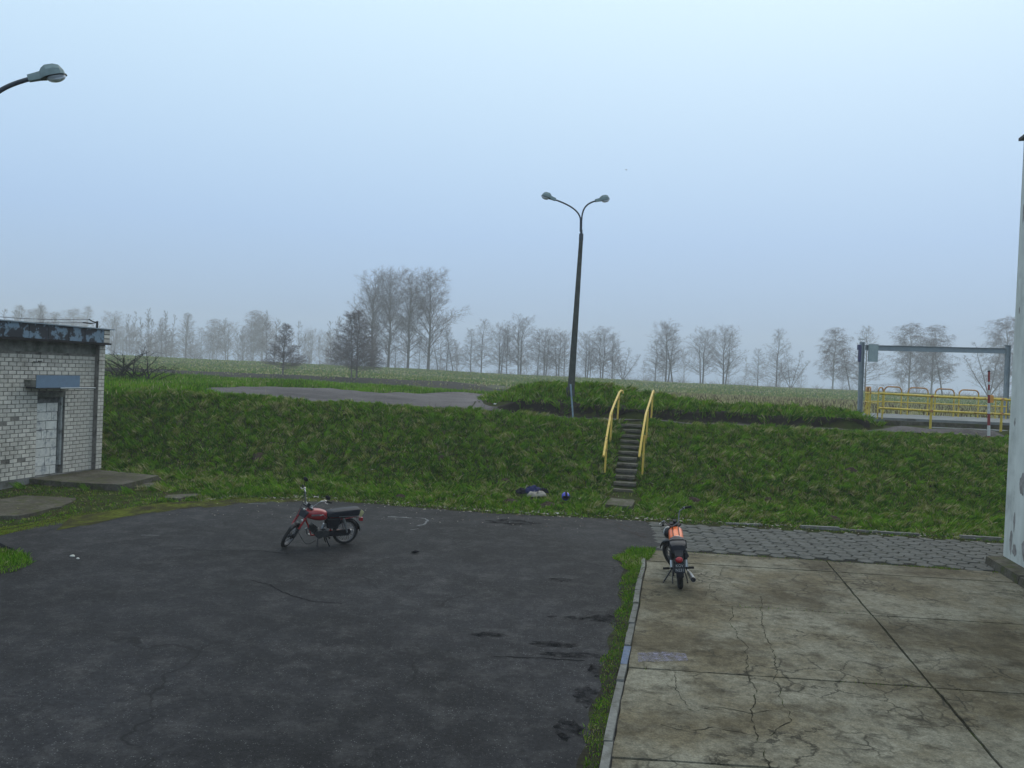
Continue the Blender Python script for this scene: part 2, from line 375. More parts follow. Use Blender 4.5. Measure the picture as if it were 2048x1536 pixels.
# ---------------------------------------------------------------- concrete apron, kerbs, pavers
def linx(p, q, y): return p[0]+(q[0]-p[0])*(y-p[1])/(q[1]-p[1])
KR = [(2.95, 17.3), (2.83, 16.35), (2.58, 15.23), (2.41, 14.39), (2.22, 13.37), (2.01, 12.36), (1.80, 11.31), (1.53, 10.0), (1.38, 9.3), (1.18, 8.27), (1.09, 7.78), (.75, 6.0), (.35, 4.0)]
def kx(y):
    return float(np.interp(y, [p[1] for p in KR[::-1]], [p[0] for p in KR[::-1]]))
JX = lambda y: linx((6.73, 17.01), (5.04, 8.3), y)
rows = [lambda x: 17.86-.10*(x-3.1), lambda x: 16.75-.075*(x-3), lambda x: 13.72-.075*(x-2.28), lambda x: 10.50-.068*(x-1.7), lambda x: 7.99-.05*(x-1.2), lambda x: 4.6]
apron = empty('concrete_apron', kind='structure')
mbj = MB(); mbj.prism([(kx(17.3)+.1, 17.8), (13.6, 16.75), (13.6, 4.1), (kx(4.1)+.02, 4.1), (kx(8)+.02, 8), (kx(12.4)+.02, 12.4)], -.13, -.022); mbj.build('joint_filling', M['joint'], apron, 0)
for r_ in range(5):
    for c_ in range(3):
        ft, fb = rows[r_], rows[r_+1]
        def xl(y, c_=c_): return kx(y)-.016 if c_ == 0 else (JX(y) if c_ == 1 else JX(y)+4.6)
        def xr(y, c_=c_): return JX(y) if c_ == 0 else (JX(y)+4.6 if c_ == 1 else JX(y)+8)
        g = .019
        pts = []
        def edge(fn_a, fn_b, n=9):
            for k in range(n):
                s_ = k/n; pts.append((fn_a(s_)+random.uniform(-.008, .008), fn_b(s_)+random.uniform(-.008, .008)))
        yTL = ft(xl(ft(4))); yTR = ft(xr(ft(8))); yBL = fb(xl(fb(4))); yBR = fb(xr(fb(8)))
        edge(lambda s: xl(yBL+(yTL-yBL)*s)+g, lambda s: yBL+g+(yTL-yBL-2*g)*s)
        edge(lambda s: xl(yTL)+g+(xr(yTR)-xl(yTL)-2*g)*s, lambda s: yTL-g+(yTR-yTL)*s, 14)
        edge(lambda s: xr(yTR+(yBR-yTR)*s)-g, lambda s: yTR-g+(yBR-yTR+2*g)*s)
        edge(lambda s: xr(yBR)-g+(xl(yBL)-xr(yBR)+2*g)*s, lambda s: yBR+g+(yBL-yBR)*s, 14)
        pts = pts[::-1]
        mb = MB(); mb.prism(pts, -.12, random.uniform(-.003, .006)); mb.build('slab', M['slab'], apron, 0)
def crack(path, w, m, z=.0095, name='crack', parent=None, rag=.6, step=.05):
    P = [Vector((p[0], p[1], 0)) for p in path]; pts = []
    for a, b in zip(P, P[1:]):
        k = max(2, int((b-a).length/step))
        pts += [a.lerp(b, i/k) for i in range(k)]
    pts.append(P[-1]); v = []; f = []; off = Vector((0, 0, 0))
    for i, p in enumerate(pts):
        tg = (pts[min(i+1, len(pts)-1)]-pts[max(i-1, 0)]).normalized(); nn = Vector((-tg.y, tg.x, 0))
        off = off*.8+nn*random.uniform(-.02, .02); ww = w*random.uniform(1-rag, 1+rag)*.5
        v += [(p+off+nn*ww)[:2]+(z,), (p+off-nn*ww)[:2]+(z,)]
    for i in range(len(pts)-1): f.append((2*i, 2*i+1, 2*i+3, 2*i+2))
    mb = MB(); mb.add(v, f); return mb.build(name, m, parent, 0)
for pth, w in (([(3.81, 13.64), (3.53, 12.7), (3.43, 11.96), (3.41, 11.41), (3.14, 10.52), (3.09, 9.93), (2.8, 9.04), (2.71, 8.53), (2.62, 7.6), (2.7, 6.8)], .028),
               ([(4.26, 13.62), (3.98, 12.63), (3.79, 11.46), (3.48, 10.3), (3.35, 9.8), (3.23, 9.08), (2.9, 8.6)], .024),
               ([(4.3, 13.65), (4.45, 14.3), (4.2, 15.0), (4.1, 15.7), (4.4, 16.4)], .02), ([(3.7, 13.7), (3.55, 14.4), (3.8, 15.1)], .018),
               ([(1.9, 9.4), (2.2, 9.2), (2.45, 9.35), (2.8, 9.2), (3.1, 9.3)], .02), ([(1.75, 8.8), (2.0, 8.65), (2.3, 8.8), (2.7, 8.6)], .022), ([(2.2, 10.4), (2.1, 9.8), (2.15, 9.3)], .016),
               ([(4.5, 15.75), (4.9, 15.55), (5.3, 15.65), (5.9, 15.5), (6.4, 15.6), (7.3, 15.35), (8.3, 15.3)], .018), ([(6.1, 10.2), (6.9, 9.5), (7.7, 9.3)], .018)):
    crack(pth, w*.34, M['joint'], parent=apron, rag=.95)
# paint spilled over the kerb onto the slab
mp = mat('spilt_paint', (.20, .19, .25), .8, 0, .3, 20, spec=.2, world=True)
_n = mp.node_tree; _nz = _n.nodes.new('ShaderNodeTexNoise'); _nz.inputs['Scale'].default_value = 9; _nz.inputs['Detail'].default_value = 8; _nz.inputs['Roughness'].default_value = .75
_r = _n.nodes.new('ShaderNodeMapRange'); _r.inputs['From Min'].default_value = .38; _r.inputs['From Max'].default_value = .62; _r.inputs['To Max'].default_value = .75
_g = _n.nodes.new('ShaderNodeNewGeometry'); _n.links.new(_g.outputs['Position'], _nz.inputs['Vector']); _n.links.new(_nz.outputs[0], _r.inputs[0]); _n.links.new(_r.outputs[0], _n.nodes['Principled BSDF'].inputs['Alpha'])
mb = MB(); mb.add([(1.80, 10.72, .0125), (2.15, 10.78, .0125), (2.48, 10.84, .0125), (2.5, 11.12, .0125), (2.2, 11.17, .0125), (1.84, 11.07, .0125)], [(0, 1, 2, 3, 4, 5)]); tag(mb.build('paint_stain', mp, None, 0), kind='structure')

# tar and oil patches on the yard, rusty cracks towards the pavement
M['tar'] = mat('tar_patch', (.0075, .0078, .0095), .95, 0, .35, 9, spec=.05, world=True); M['tarsoft'] = mat('oil_stain', (.0065, .0068, .0085), .95, 0, .35, 9, spec=.05, world=True)
_n = M['tarsoft'].node_tree; _nz = _n.nodes.new('ShaderNodeTexNoise'); _nz.inputs['Scale'].default_value = 5; _nz.inputs['Detail'].default_value = 8; _nz.inputs['Roughness'].default_value = .7
_r = _n.nodes.new('ShaderNodeMapRange'); _r.inputs['From Min'].default_value = .40; _r.inputs['From Max'].default_value = .62; _r.inputs['To Max'].default_value = .85
_g = _n.nodes.new('ShaderNodeNewGeometry'); _n.links.new(_g.outputs['Position'], _nz.inputs['Vector']); _n.links.new(_nz.outputs[0], _r.inputs[0]); _n.links.new(_r.outputs[0], _n.nodes['Principled BSDF'].inputs['Alpha'])
for px_, py_, a_, b_ in ((1.05, 14.9, .26, .14), (1.62, 12.6, .36, .24), (1.0, 12.55, .30, .13), (.72, 11.3, .34, .16), (.95, 10.9, .5, .12), (1.28, 10.4, .2, .3), (1.05, 9.5, .22, .35), (.1, 20.5, .75, .42), (-.2, 11.6, .3, .12), (.75, 8.6, .16, .3)):
    pp = [(px_+a_*math.cos(2*math.pi*i/26)*random.uniform(.6, 1.15), py_+b_*math.sin(2*math.pi*i/26)*random.uniform(.6, 1.15), .004) for i in range(26)]
    mb = MB(); mb.add(pp, [tuple(range(26))]); tag(mb.build('tar_patch', M['tarsoft'], None, 0), kind='structure')
M['rustdirt'] = mat('rusty_crack_dirt', (.045, .022, .016), 1, 0, .4, 12, spec=.1, world=True)
for pth in ([(2.75, 20.3), (2.95, 19.9), (3.3, 19.6), (3.7, 19.45)], [(2.55, 21.3), (2.85, 21.0), (3.1, 20.4)], [(3.0, 19.75), (3.25, 19.2)]):
    tag(crack(pth, .022, M['rustdirt'], .005, 'yard_crack'), kind='structure')
for pth in ([(-4.3, 14.0), (-3.9, 13.75), (-3.4, 13.2), (-3.0, 12.9), (-2.5, 12.8)], [(-6.5, 16.0), (-5.6, 16.05), (-4.9, 16.2), (-4.2, 16.1)], [(-.1, 10.7), (.5, 10.75), (1.1, 10.7)]):
    tag(crack(pth, .02, M['tar'], .004, 'yard_crack'), kind='structure')
kerb = empty('yard_kerb', kind='structure')
KY = [16.95, 16.05, 15.15, 14.3, 13.9, 13.45, 12.35, 11.85, 11.28, 10.55, 9.95, 9.25, 8.25, 7.25, 6.25, 5.25]
for a, b in zip(KY, KY[1:]):
    g = .008; w = .115
    xa, xb = kx(a-g), kx(b+g); z = random.uniform(.025, .05)
    blue = abs(a-11.28) < .01
    mb = MB(); j = lambda: random.uniform(-.006, .006)
    mb.add([(xa-w+j(), a-g, -.12), (xa-.004+j(), a-g, -.12), (xb-.004+j(), b+g, -.12), (xb-w+j(), b+g, -.12),
            (xa-w+.012+j(), a-g-.01, z+j()), (xa-.016+j(), a-g-.01, z+j()), (xb-.016+j(), b+g+.01, z+j()), (xb-w+.012+j(), b+g+.01, z+j())],
           [(4, 7, 6, 5), (0, 4, 5, 1), (1, 5, 6, 2), (2, 6, 7, 3), (3, 7, 4, 0)])
    o = mb.build('kerb_stone', M['kerb_blue'] if blue else M['kerb'], kerb, 0)
    if blue: o['label'] = 'kerb stone smeared with blue paint'
bank_kerb = empty('bank_kerb', kind='structure')
for i in (0, 2, 3, 4, 6, 7):
    xa = 5.7+i*.96; xb = xa+.94
    f_ = lambda x: float(toe(x))+.10+.02*math.sin(x*3)
    z = .085+random.uniform(-.03, .02)
    mb = MB(); mb.add([(xa, f_(xa), -.1), (xb, f_(xb), -.1), (xb, f_(xb)+.11, -.1), (xa, f_(xa)+.11, -.1), (xa, f_(xa), z), (xb, f_(xb), z+.01), (xb, f_(xb)+.11, z+.01), (xa, f_(xa)+.11, z)], [(4, 5, 6, 7), (0, 1, 5, 4), (1, 2, 6, 5), (2, 3, 7, 6), (3, 0, 4, 7)])
    mb.build('kerb_stone', M['kerb'], bank_kerb, 0)

# hexagonal pavers
walk = empty('hexagon_pavement', kind='structure')
mb = MB(); mb.prism([(3.1, 17.8), (10.6, 17.0), (13.4, 16.7), (13.4, 20.3), (8.8, 20.95), (6.3, 21.2), (3.63, 21.5), (3.35, 19.6)], -.14, -.018); mb.build('paver_bed', M['joint'], walk, 0)
s_ = .188; hexm = []
for k in range(4):
    mb = MB(); top = []; mid = []; bot = []
    for i in range(6):
        a = R(60*i); rr = s_*random.uniform(.965, 1.01)
        bot.append((rr*math.cos(a), rr*math.sin(a), -.13)); mid.append((rr*math.cos(a), rr*math.sin(a), -.008)); top.append(((rr-.016)*math.cos(a), (rr-.016)*math.sin(a), 0))
    mb.loft([bot, mid, top]); o = mb.build('paver', M['paver'], None, 0); hexm.append(o.data); bpy.data.objects.remove(o)
th = R(-6); ca, sa = math.cos(th), math.sin(th); pitx, pity = .305, .352
def inpoly(x, y, P):
    c = False; n_ = len(P)
    for i in range(n_):
        x1, y1 = P[i]; x2, y2 = P[i-1]
        if (y1 > y) != (y2 > y) and x < (x2-x1)*(y-y1)/(y2-y1)+x1: c = not c
    return c
HP = [(3.35, 17.98), (5.4, 17.92), (8.5, 17.45), (10.4, 17.2), (10.9, 17.0), (12.6, 18.5), (12.6, 20.35), (8.8, 20.88), (6.3, 21.15), (3.75, 21.4), (3.5, 19.5)]
n_hex = 0
for i in range(-1, 34):
    for j in range(-4, 16):
        lx, ly = i*pitx, j*pity+(pity/2 if i % 2 else 0)
        x = 3.5+lx*ca-ly*sa; y = 18.12+lx*sa+ly*ca
        if inpoly(x, y, HP) and n_hex < 300:
            n_hex += 1
            o = bpy.data.objects.new('paver', hexm[(i*7+j*3) % 4]); COL.objects.link(o); o.parent = walk
            o.location = (x+random.uniform(-.006, .006), y+random.uniform(-.006, .006), random.uniform(-.004, .010)); o.rotation_euler = (random.uniform(-.02, .02), random.uniform(-.02, .02), th+R(60)*random.randint(0, 5)+random.uniform(-.02, .02))

# broken concrete plates by the brick building
for lab, P in (('wide flat concrete plate in the moss before the brick building', [(-13.0, 19.0), (-12.2, 20.85), (-10.85, 20.8), (-10.55, 19.5), (-10.75, 18.3), (-11.4, 17.9), (-12.9, 17.6)]),
               ('small tilted concrete plate lying in moss at the asphalt edge', [(-9.12, 22.0), (-8.85, 22.6), (-8.25, 22.35), (-8.55, 21.45), (-8.9, 21.5)]),
               ('broken concrete fragment sunk in grass beside the door step', [(-10.7, 23.2), (-10.0, 23.5), (-9.7, 22.9), (-10.4, 22.5)]),
               ('narrow broken concrete fragment between door step and grass bank', [(-11.0, 24.2), (-10.4, 24.5), (-10.1, 24.0), (-10.7, 23.7)])):
    pp = []
    for a, b in zip(P, P[1:]+P[:1]):
        for k in range(4): pp.append((a[0]+(b[0]-a[0])*k/4+random.uniform(-.06, .06), a[1]+(b[1]-a[1])*k/4+random.uniform(-.06, .06)))
    cx = sum(p[0] for p in P)/len(P); cy = sum(p[1] for p in P)/len(P)
    area = sum(a[0]*b[1]-b[0]*a[1] for a, b in zip(pp, pp[1:]+pp[:1]))
    if area < 0: pp = pp[::-1]
    mb = MB(); mb.prism([(p[0]-cx, p[1]-cy) for p in pp], -.2, .0); o = mb.build('concrete_plate', M['oldconc'], None, 0, loc=(cx, cy, max(tz(cx, cy), .02)+.035)); o.rotation_euler = (random.uniform(-.015, .015), random.uniform(-.015, .015), 0)
    tag(o, lab, 'concrete plate', 'concrete plates by the brick building')
# ---------------------------------------------------------------- brick outbuilding (left)
M['brick'] = mat('white_brick', (.52, .485, .43), .85, 0, .16, 9, col2=(.30, .27, .23), thr=(.56, .74), scale2=1.3, bump=.3, bscale=60, spec=.2, rnd=.17, world=True)
M['mortar'] = mat('mortar', (.19, .175, .155), 1, 0, .3, 12, col2=(.055, .048, .042), thr=(.5, .66), scale2=2.5, spec=.1, world=True)
M['block'] = mat('aerated_block', (.60, .585, .55), .95, 0, .12, 14, col2=(.27, .28, .29), thr=(.52, .66), scale2=5, bump=.4, bscale=60, spec=.15, rnd=.08, world=True)
M['mortar2'] = mat('block_mortar', (.13, .13, .125), 1, 0, .3, 12, col2=(.07, .07, .065), thr=(.5, .66), scale2=4, spec=.1, world=True)
M['plaster'] = mat('weathered_plaster', (.17, .165, .145), .95, 0, .3, 5, col2=(.075, .08, .062), thr=(.44, .62), scale2=2.2, bump=.4, bscale=30, spec=.15, world=True)
M['plinth'] = mat('plinth_plaster', (.19, .19, .185), .95, 0, .3, 6, col2=(.08, .08, .065), thr=(.46, .62), scale2=3, bump=.4, bscale=30, spec=.15, world=True)
M['fascia'] = mat('peeling_blue_sheet', (.135, .20, .265), .6, 0, .18, 8, col2=(.010, .012, .020), thr=(.45, .50), scale2=2.9, spec=.4, world=True)
M['bluegrey'] = mat('blue_grey_sheet', (.125, .185, .265), .55, 0, .08, 7, spec=.4)
M['darkwood'] = mat('rotten_dark_edge', (.018, .016, .018), .9, 0, .4, 10, spec=.2)
M['palewood'] = mat('weathered_timber', (.30, .31, .30), .85, 0, .3, 12, col2=(.13, .13, .125), thr=(.5, .65), scale2=6, spec=.2)
M['palemetal'] = mat('pale_metal', (.45, .47, .48), .5, 0, .15, 10, spec=.4)
M['black'] = mat('black_iron', (.012, .012, .014), .6, 0, .3, 20, spec=.3)
tv = Vector((.231, .973, 0)).normalized()
BB = empty('brick_outbuilding', (-12.33-.13*tv.y, 24.97+.13*tv.x, 0), (0, 0, math.atan2(-tv.y, -tv.x)), label='white brick outbuilding with bricked up doorway and peeling blue roof edge', cat='building')
# local frame: +x along the wall towards the viewer (s), yard side is +y
def lb(s0, s1, y0, y1, z0, z1, m, name, parent=None, smooth=0, jit=0):
    mb = MB(); mb.box(((s0+s1)/2, (y0+y1)/2, (z0+z1)/2), (s1-s0, y1-y0, z1-z0), jit=jit); return mb.build(name, m, parent or BB, smooth)
D0, D1, DT = 1.40, 2.40, 2.62                              # doorway
mb = MB()
def wb(s0, s1, z0, z1, y0=-.34, y1=-.012): mb.box(((s0+s1)/2, (y0+y1)/2, (z0+z1)/2), (s1-s0, y1-y0, z1-z0))
wb(.0, D0, .28, 4.06); wb(D1, 7.6, .28, 4.06); wb(D0, D1, DT, 4.06); wb(.0, 7.6, .28, 4.4, -6.4, -.342)
WALL = mb.build('wall', M['mortar'], BB, 0)
lb(-.04, 7.64, -6.44, .03, -.25, .30, M['plinth'], 'plinth')
mb = MB(); mb.box((.125, .055, 2.17), (.25, .13, 3.76)); PIL = mb.build('corner_pillar', M['mortar'], BB, 0)
lb(.26, 7.6, -.010, .004, 3.74, 4.06, M['plaster'], 'plaster_band')
def brickmesh(l, h, d):
    mb = MB(); x, z = l/2, h/2; e = .006
    mb.add([(-x, -d, -z), (x, -d, -z), (x, -d, z), (-x, -d, z), (-x+e, 0, -z+e), (x-e, 0, -z+e), (x-e, 0, z-e), (-x+e, 0, z-e)], [(4, 7, 6, 5), (0, 4, 5, 1), (1, 5, 6, 2), (2, 6, 7, 3), (3, 7, 4, 0)])
    o = mb.build('brick', M['brick'], None, 0); me = o.data; bpy.data.objects.remove(o); return me
CH = .1125; BL = .262; J = .011
bm_full = brickmesh(BL-J, CH-J, .03); bm_half = brickmesh(BL/2-J, CH-J, .03); cache = {}
def bmesh_len(l):
    l = round(l*40)/40
    if l not in cache: cache[l] = brickmesh(max(l-J, .03), CH-J, .03)
    return cache[l]
placed = []
zrow = .305; r_ = 0
while zrow+CH < 3.76:
    s = .262+(0 if r_ % 2 else -BL/2)
    while s < 7.4:
        spans = [(max(s, .262), s+BL)]
        zc = zrow+CH/2
        if zc < DT+.02:                                   # cut around the doorway
            if s < D0 < s+BL: spans = [(max(s, .262), D0)]
            elif s < D1 < s+BL: spans = [(D1, s+BL)]
            elif s >= D0 and s+BL <= D1: spans = []
        for a, b in spans:
            if b-a > .04: placed.append((a, b, zc))
        s += BL
    zrow += CH; r_ += 1
placed.sort(key=lambda p: p[0])
vis = [p for p in placed if p[0] < 4.1]
near = sorted(vis, key=lambda p: -(p[0])+random.uniform(0, .01))
names = set()
stuff = MB(); cnt = 0
PBR = []                                                   # pillar bricks
zrow = .305; r_ = 0
while zrow+CH < 4.06:
    if r_ % 2: PBR += [(.0, .25, zrow+CH/2)]
    else: PBR += [(.0, .125, zrow+CH/2), (.125, .25, zrow+CH/2)]
    zrow += CH; r_ += 1
for a, b, z in PBR:
    o = bpy.data.objects.new('brick', bmesh_len(b-a)); COL.objects.link(o); o.parent = PIL; o.location = ((a+b)/2, .128+random.uniform(-.002, .003), z)
for a, b, z in near:
    y = random.uniform(-.004, .004)
    miss = (a > 2.5 and z < 2.0 and random.random() < .05)
    if miss: continue
    if cnt < 295:
        o = bpy.data.objects.new('brick', bmesh_len(b-a)); COL.objects.link(o); o.parent = WALL; o.location = ((a+b)/2, y, z); o.rotation_euler = (0, random.uniform(-.006, .006), random.uniform(-.008, .008)); cnt += 1
    else:
        x, zz, e = (b-a-J)/2, (CH-J)/2, .006; c = ((a+b)/2, y, z)
        stuff.add([(c[0]+px, c[1]+py, c[2]+pz) for px, py, pz in [(-x, -.03, -zz), (x, -.03, -zz), (x, -.03, zz), (-x, -.03, zz), (-x+e, 0, -zz+e), (x-e, 0, -zz+e), (x-e, 0, zz-e), (-x+e, 0, zz-e)]], [(4, 7, 6, 5), (0, 4, 5, 1), (1, 5, 6, 2), (2, 6, 7, 3), (3, 7, 4, 0)])
for a, b, z in placed:
    if a >= 4.1:
        x, zz, e = (b-a-J)/2, (CH-J)/2, .006; c = ((a+b)/2, 0, z)
        stuff.add([(c[0]+px, c[1]+py, c[2]+pz) for px, py, pz in [(-x, -.03, -zz), (x, -.03, -zz), (x, -.03, zz), (-x, -.03, zz), (-x+e, 0, -zz+e), (x-e, 0, -zz+e), (x-e, 0, zz-e), (-x+e, 0, zz-e)]], [(4, 7, 6, 5), (0, 4, 5, 1), (1, 5, 6, 2), (2, 6, 7, 3), (3, 7, 4, 0)])
o = stuff.build('brickwork', M['brick'], WALL, 0); o['kind'] = 'stuff'
# bricked up doorway: block courses set back in the opening
DOOR = lb(D0, D1, -.33, -.165, .30, DT, M['mortar2'], 'doorway_filling')
z = .32; k = 0
while z < 2.28:
    hh = .235
    sp = [(D0+.16, D0+.55), (D0+.57, D1-.02)] if k % 2 else [(D0+.16, D0+.36), (D0+.38, D1-.02)]
    if k == 4: sp = [(D0+.16, D0+.52), (D0+.54, D0+.70), (D0+.72, D1-.02)]
    for a, b in sp:
        mb = MB(); mb.box(((a+b)/2, -.14, z+hh/2), (b-a, .06, hh), jit=.006); mb.build('concrete_block', M['block'], DOOR, 0)
    z += .252; k += 1
lb(D0+.02, D0+.09, -.15, -.05, .55, 2.5, M['palewood'], 'door_frame', DOOR, jit=.006)
lb(D0, D1, -.15, -.015, 2.50, 2.62, M['plaster'], 'lintel')
# concrete door step
mb = MB(); P = [(.2, .035), (2.62, .035), (2.66, .9), (2.55, 2.0), (2.35, 2.75), (.35, 2.4), (.25, 1.2)]
pp = []
for a, b in zip(P, P[1:]+P[:1]):
    for q_ in range(5): pp.append((a[0]+(b[0]-a[0])*q_/5+random.uniform(-.03, .03), a[1]+(b[1]-a[1])*q_/5+random.uniform(-.03, .03)*(a[1] > .1)))
mb.prism(pp, -.2, .285); mb.build('door_step', M['oldconc'], BB, 0)
# canopy with sheet metal front
CAN = lb(1.34, 2.87, .002, .385, 2.80, 2.98, M['plaster'], 'door_canopy')
lb(1.32, 2.89, .388, .402, 2.78, 3.12, M['bluegrey'], 'canopy_front', CAN)
lb(1.34, 2.87, .05, .385, 2.755, 2.797, M['darkwood'], 'canopy_underside', CAN)
mb = MB(); mb.cyl((.72, .42, 2.765), (2.05, .42, 2.765), .015); mb.build('canopy_tube', M['palemetal'], CAN)
mb = MB(); mb.cyl((.70, .36, 2.745), (2.85, .40, 2.755), .012); mb.build('conduit', M['black'], BB)
# fascia of separate sheets, dark gutter edge, roof sheet, end pier
FAS = lb(.27, 7.6, -.30, .27, 4.10, 4.50, M['darkwood'], 'fascia_board')
s = .27
for wd in (.78, .62, .74, .66, .80, .7, .75, .72, .7, .8):
    lb(s+.006, min(s+wd, 7.6)-.006, .272, .282+random.uniform(0, .006), 4.105, 4.495, M['fascia'], 'fascia_sheet', FAS, jit=.004); s += wd
lb(.0, 7.6, -.02, .33, 4.045, 4.098, M['darkwood'], 'gutter_edge')
mb = MB(); mb.box((.13, .14, 4.30), (.24, .26, .40)); EP = mb.build('end_pier', M['mortar'], BB, 0)
for i in range(3):
    o = bpy.data.objects.new('brick', bmesh_len(.25)); COL.objects.link(o); o.parent = EP; o.location = (.13, .272, 4.165+i*.128)
lb(-.12, 7.7, -6.5, .34, 4.502, 4.53, mat('roof_sheet', (.20, .25, .29), .6, 0, .2, 6), 'roof')
# wire bracket and wires
mb = MB(); mb.cyl((.36, .1, 4.53), (.36, .1, 4.74), .03); mb.build('wire_bracket', M['black'], BB)
for i, (y0, z0, y1, z1) in enumerate(((.10, 4.72, .18, 4.76), (.06, 4.66, .06, 4.66))):
    mb = MB(); mb.tube([(.36, .1, 4.70), (.55, y0, z0), (.78+.1*i, y1, z1)], [.010, .018, .022], 8); ins = mb.build('insulator', M['black'], BB)
    pts = [(.78+.1*i+(7.2-.8)*k/14, y1, z1-.16*math.sin(math.pi*k/14)) for k in range(15)]
    mb = MB(); mb.tube(pts, .007, 5); mb.build('wire', M['black'], BB)
for s_m, z_m in ((2.55, 3.47), (2.38, 3.49)):
    mb = MB(); mb.box((s_m, .02, z_m), (.10, .05, .025)); mb.build('wall_hook', M['black'], BB, 0)

# ---------------------------------------------------------------- tall white building (right)
M['white'] = mat('white_render', (.56, .585, .56), .9, 0, .10, 1.4, col2=(.38, .40, .385), thr=(.55, .72), scale2=.9, bump=.25, bscale=30, spec=.2, world=True)
M['stain'] = mat('damp_stain', (.27, .255, .245), .95, 0, .35, 8, spec=.1, world=True)
_t = M['white'].node_tree; _b = _t.nodes['Principled BSDF']; _src = _b.inputs['Base Color'].links[0].from_socket
_mp = _t.nodes.new('ShaderNodeMapping'); _mp.inputs['Scale'].default_value = (1.6, 1.6, .2); _gg = _t.nodes.new('ShaderNodeNewGeometry'); _t.links.new(_gg.outputs['Position'], _mp.inputs['Vector'])
_nn = _t.nodes.new('ShaderNodeTexNoise'); _nn.inputs['Scale'].default_value = 1.4; _nn.inputs['Detail'].default_value = 7; _nn.inputs['Roughness'].default_value = .7; _t.links.new(_mp.outputs[0], _nn.inputs['Vector'])
_rr = _t.nodes.new('ShaderNodeValToRGB'); _rr.color_ramp.elements[0].position = .36; _rr.color_ramp.elements[0].color = (.86, .86, .85, 1); _rr.color_ramp.elements[1].position = .58; _rr.color_ramp.elements[1].color = (1.05, 1.05, 1.05, 1); _t.links.new(_nn.outputs[0], _rr.inputs[0])
_mm = _t.nodes.new('ShaderNodeMix'); _mm.data_type = 'RGBA'; _mm.blend_type = 'MULTIPLY'; _mm.inputs[0].default_value = 1; _t.links.new(_src, _mm.inputs[6]); _t.links.new(_rr.outputs[0], _mm.inputs[7]); _t.links.new(_mm.outputs[2], _b.inputs['Base Color'])
WB = empty('white_building', (10.80, 17.85, 0), (0, 0, R(-103)), label='tall white rendered building with dark roof edge and concrete footing', cat='building')
mb = MB(); L_, D_ = 9.5, 12
mb.box((L_/2, D_/2, 4.62), (L_, D_, 9.14)); mb.build('wall', M['white'], WB, 0)
mb = MB(); mb.box((L_/2, D_/2, 9.22), (L_+.16, D_+.16, .06)); mb.build('roof_edge', M['black'], WB, 0)
mb = MB(); mb.loft([[(-.02, -.36, -.1), (1.9, -.36, -.1), (1.9, -.002, -.1), (-.02, -.002, -.1)], [(0, -.33, .16), (1.88, -.33, .17), (1.88, -.002, .2), (0, -.002, .2)]]); mb.build('footing', M['oldconc'], WB, 0)
for k in range(1, 5):
    x0 = 1.92+(k-1)*1.9
    mb = MB(); mb.loft([[(x0, -.36, -.1), (x0+1.87, -.36, -.1), (x0+1.87, -.002, -.1), (x0, -.002, -.1)], [(x0+.02, -.33, .16), (x0+1.85, -.33, .17), (x0+1.85, -.002, .2), (x0+.02, -.002, .2)]]); mb.build('footing', M['oldconc'], WB, 0)
for (x0, z0, w, h) in ((.42, .25, .10, .7), (.55, .8, .07, .45), (.62, .3, .14, .3), (.3, 3.0, .05, .22), (.24, 5.4, .04, .2), (.2, 7.3, .05, .5), (.9, 1.6, .16, .5), (1.2, .3, .2, .5)):
    n_ = 14; pp = [(x0+w*math.cos(2*math.pi*i/n_)*random.uniform(.5, 1.1), -.004, z0+h/2+h/2*math.sin(2*math.pi*i/n_)*random.uniform(.6, 1.1)) for i in range(n_)]
    mb = MB(); mb.add(pp, [tuple(range(n_))]); mb.build('peeled_patch', M['stain'], WB, 0)

# ---------------------------------------------------------------- steps up the bank and handrails
sdir = Vector((.19, .982, 0)).normalized(); sx_ = Vector((sdir.y, -sdir.x, 0))
ST = empty('bank_stairs', (3.50, 24.95, .17), (0, 0, math.atan2(-sx_.x*0+sdir.x*-1, sdir.y)), label='narrow concrete steps climbing the grass bank between yellow handrails', cat='stairs')
NS = 12; rise = .160; run = .362
for i in range(NS):
    w = .64+.05*math.sin(i*2.3)
    if i == NS-1: w = .80
    mb = MB(); mb.box((random.uniform(-.02, .02), run*i+run/2+.02, rise*(i+1)-.035), (w, run+.05, .07), jit=.008); mb.build('stair_tread', M['stair'], ST, 0)
    mb = MB(); mb.box((0, run*i+run/2+.06, rise*(i+1)-.16), (w-.04, run-.02, .175), jit=.006); mb.build('stair_riser', M['oldconc'], ST, 0)
mb = MB(); mb.box((0, run*NS+.5, rise*NS-.03), (.95, 1.0, .06), jit=.01); mb.build('top_slab', M['stair'], ST, 0)
mb = MB(); mb.prism([(-.42, -2.0), (.36, -2.05), (.40, -.9), (.3, -.55), (-.3, -.6), (-.36, -1.1)], -.3, -.02); mb.build('bottom_slab', M['oldconc'], ST, 0)
M['yellow'] = mat('yellow_paint', (.62, .42, .075), .5, 0, .12, 8, col2=(.30, .15, .05), thr=(.56, .66), scale2=7, spec=.4, world=True)
M['yellow2'] = mat('dull_yellow_paint', (.55, .40, .06), .55, 0, .15, 8, col2=(.24, .11, .04), thr=(.55, .66), scale2=7, spec=.35, world=True)
M['rustpaint'] = mat('rust_stained_paint', (.48, .26, .10), .7, 0, .25, 12, col2=(.22, .09, .05), thr=(.5, .62), scale2=6, spec=.3, world=True)
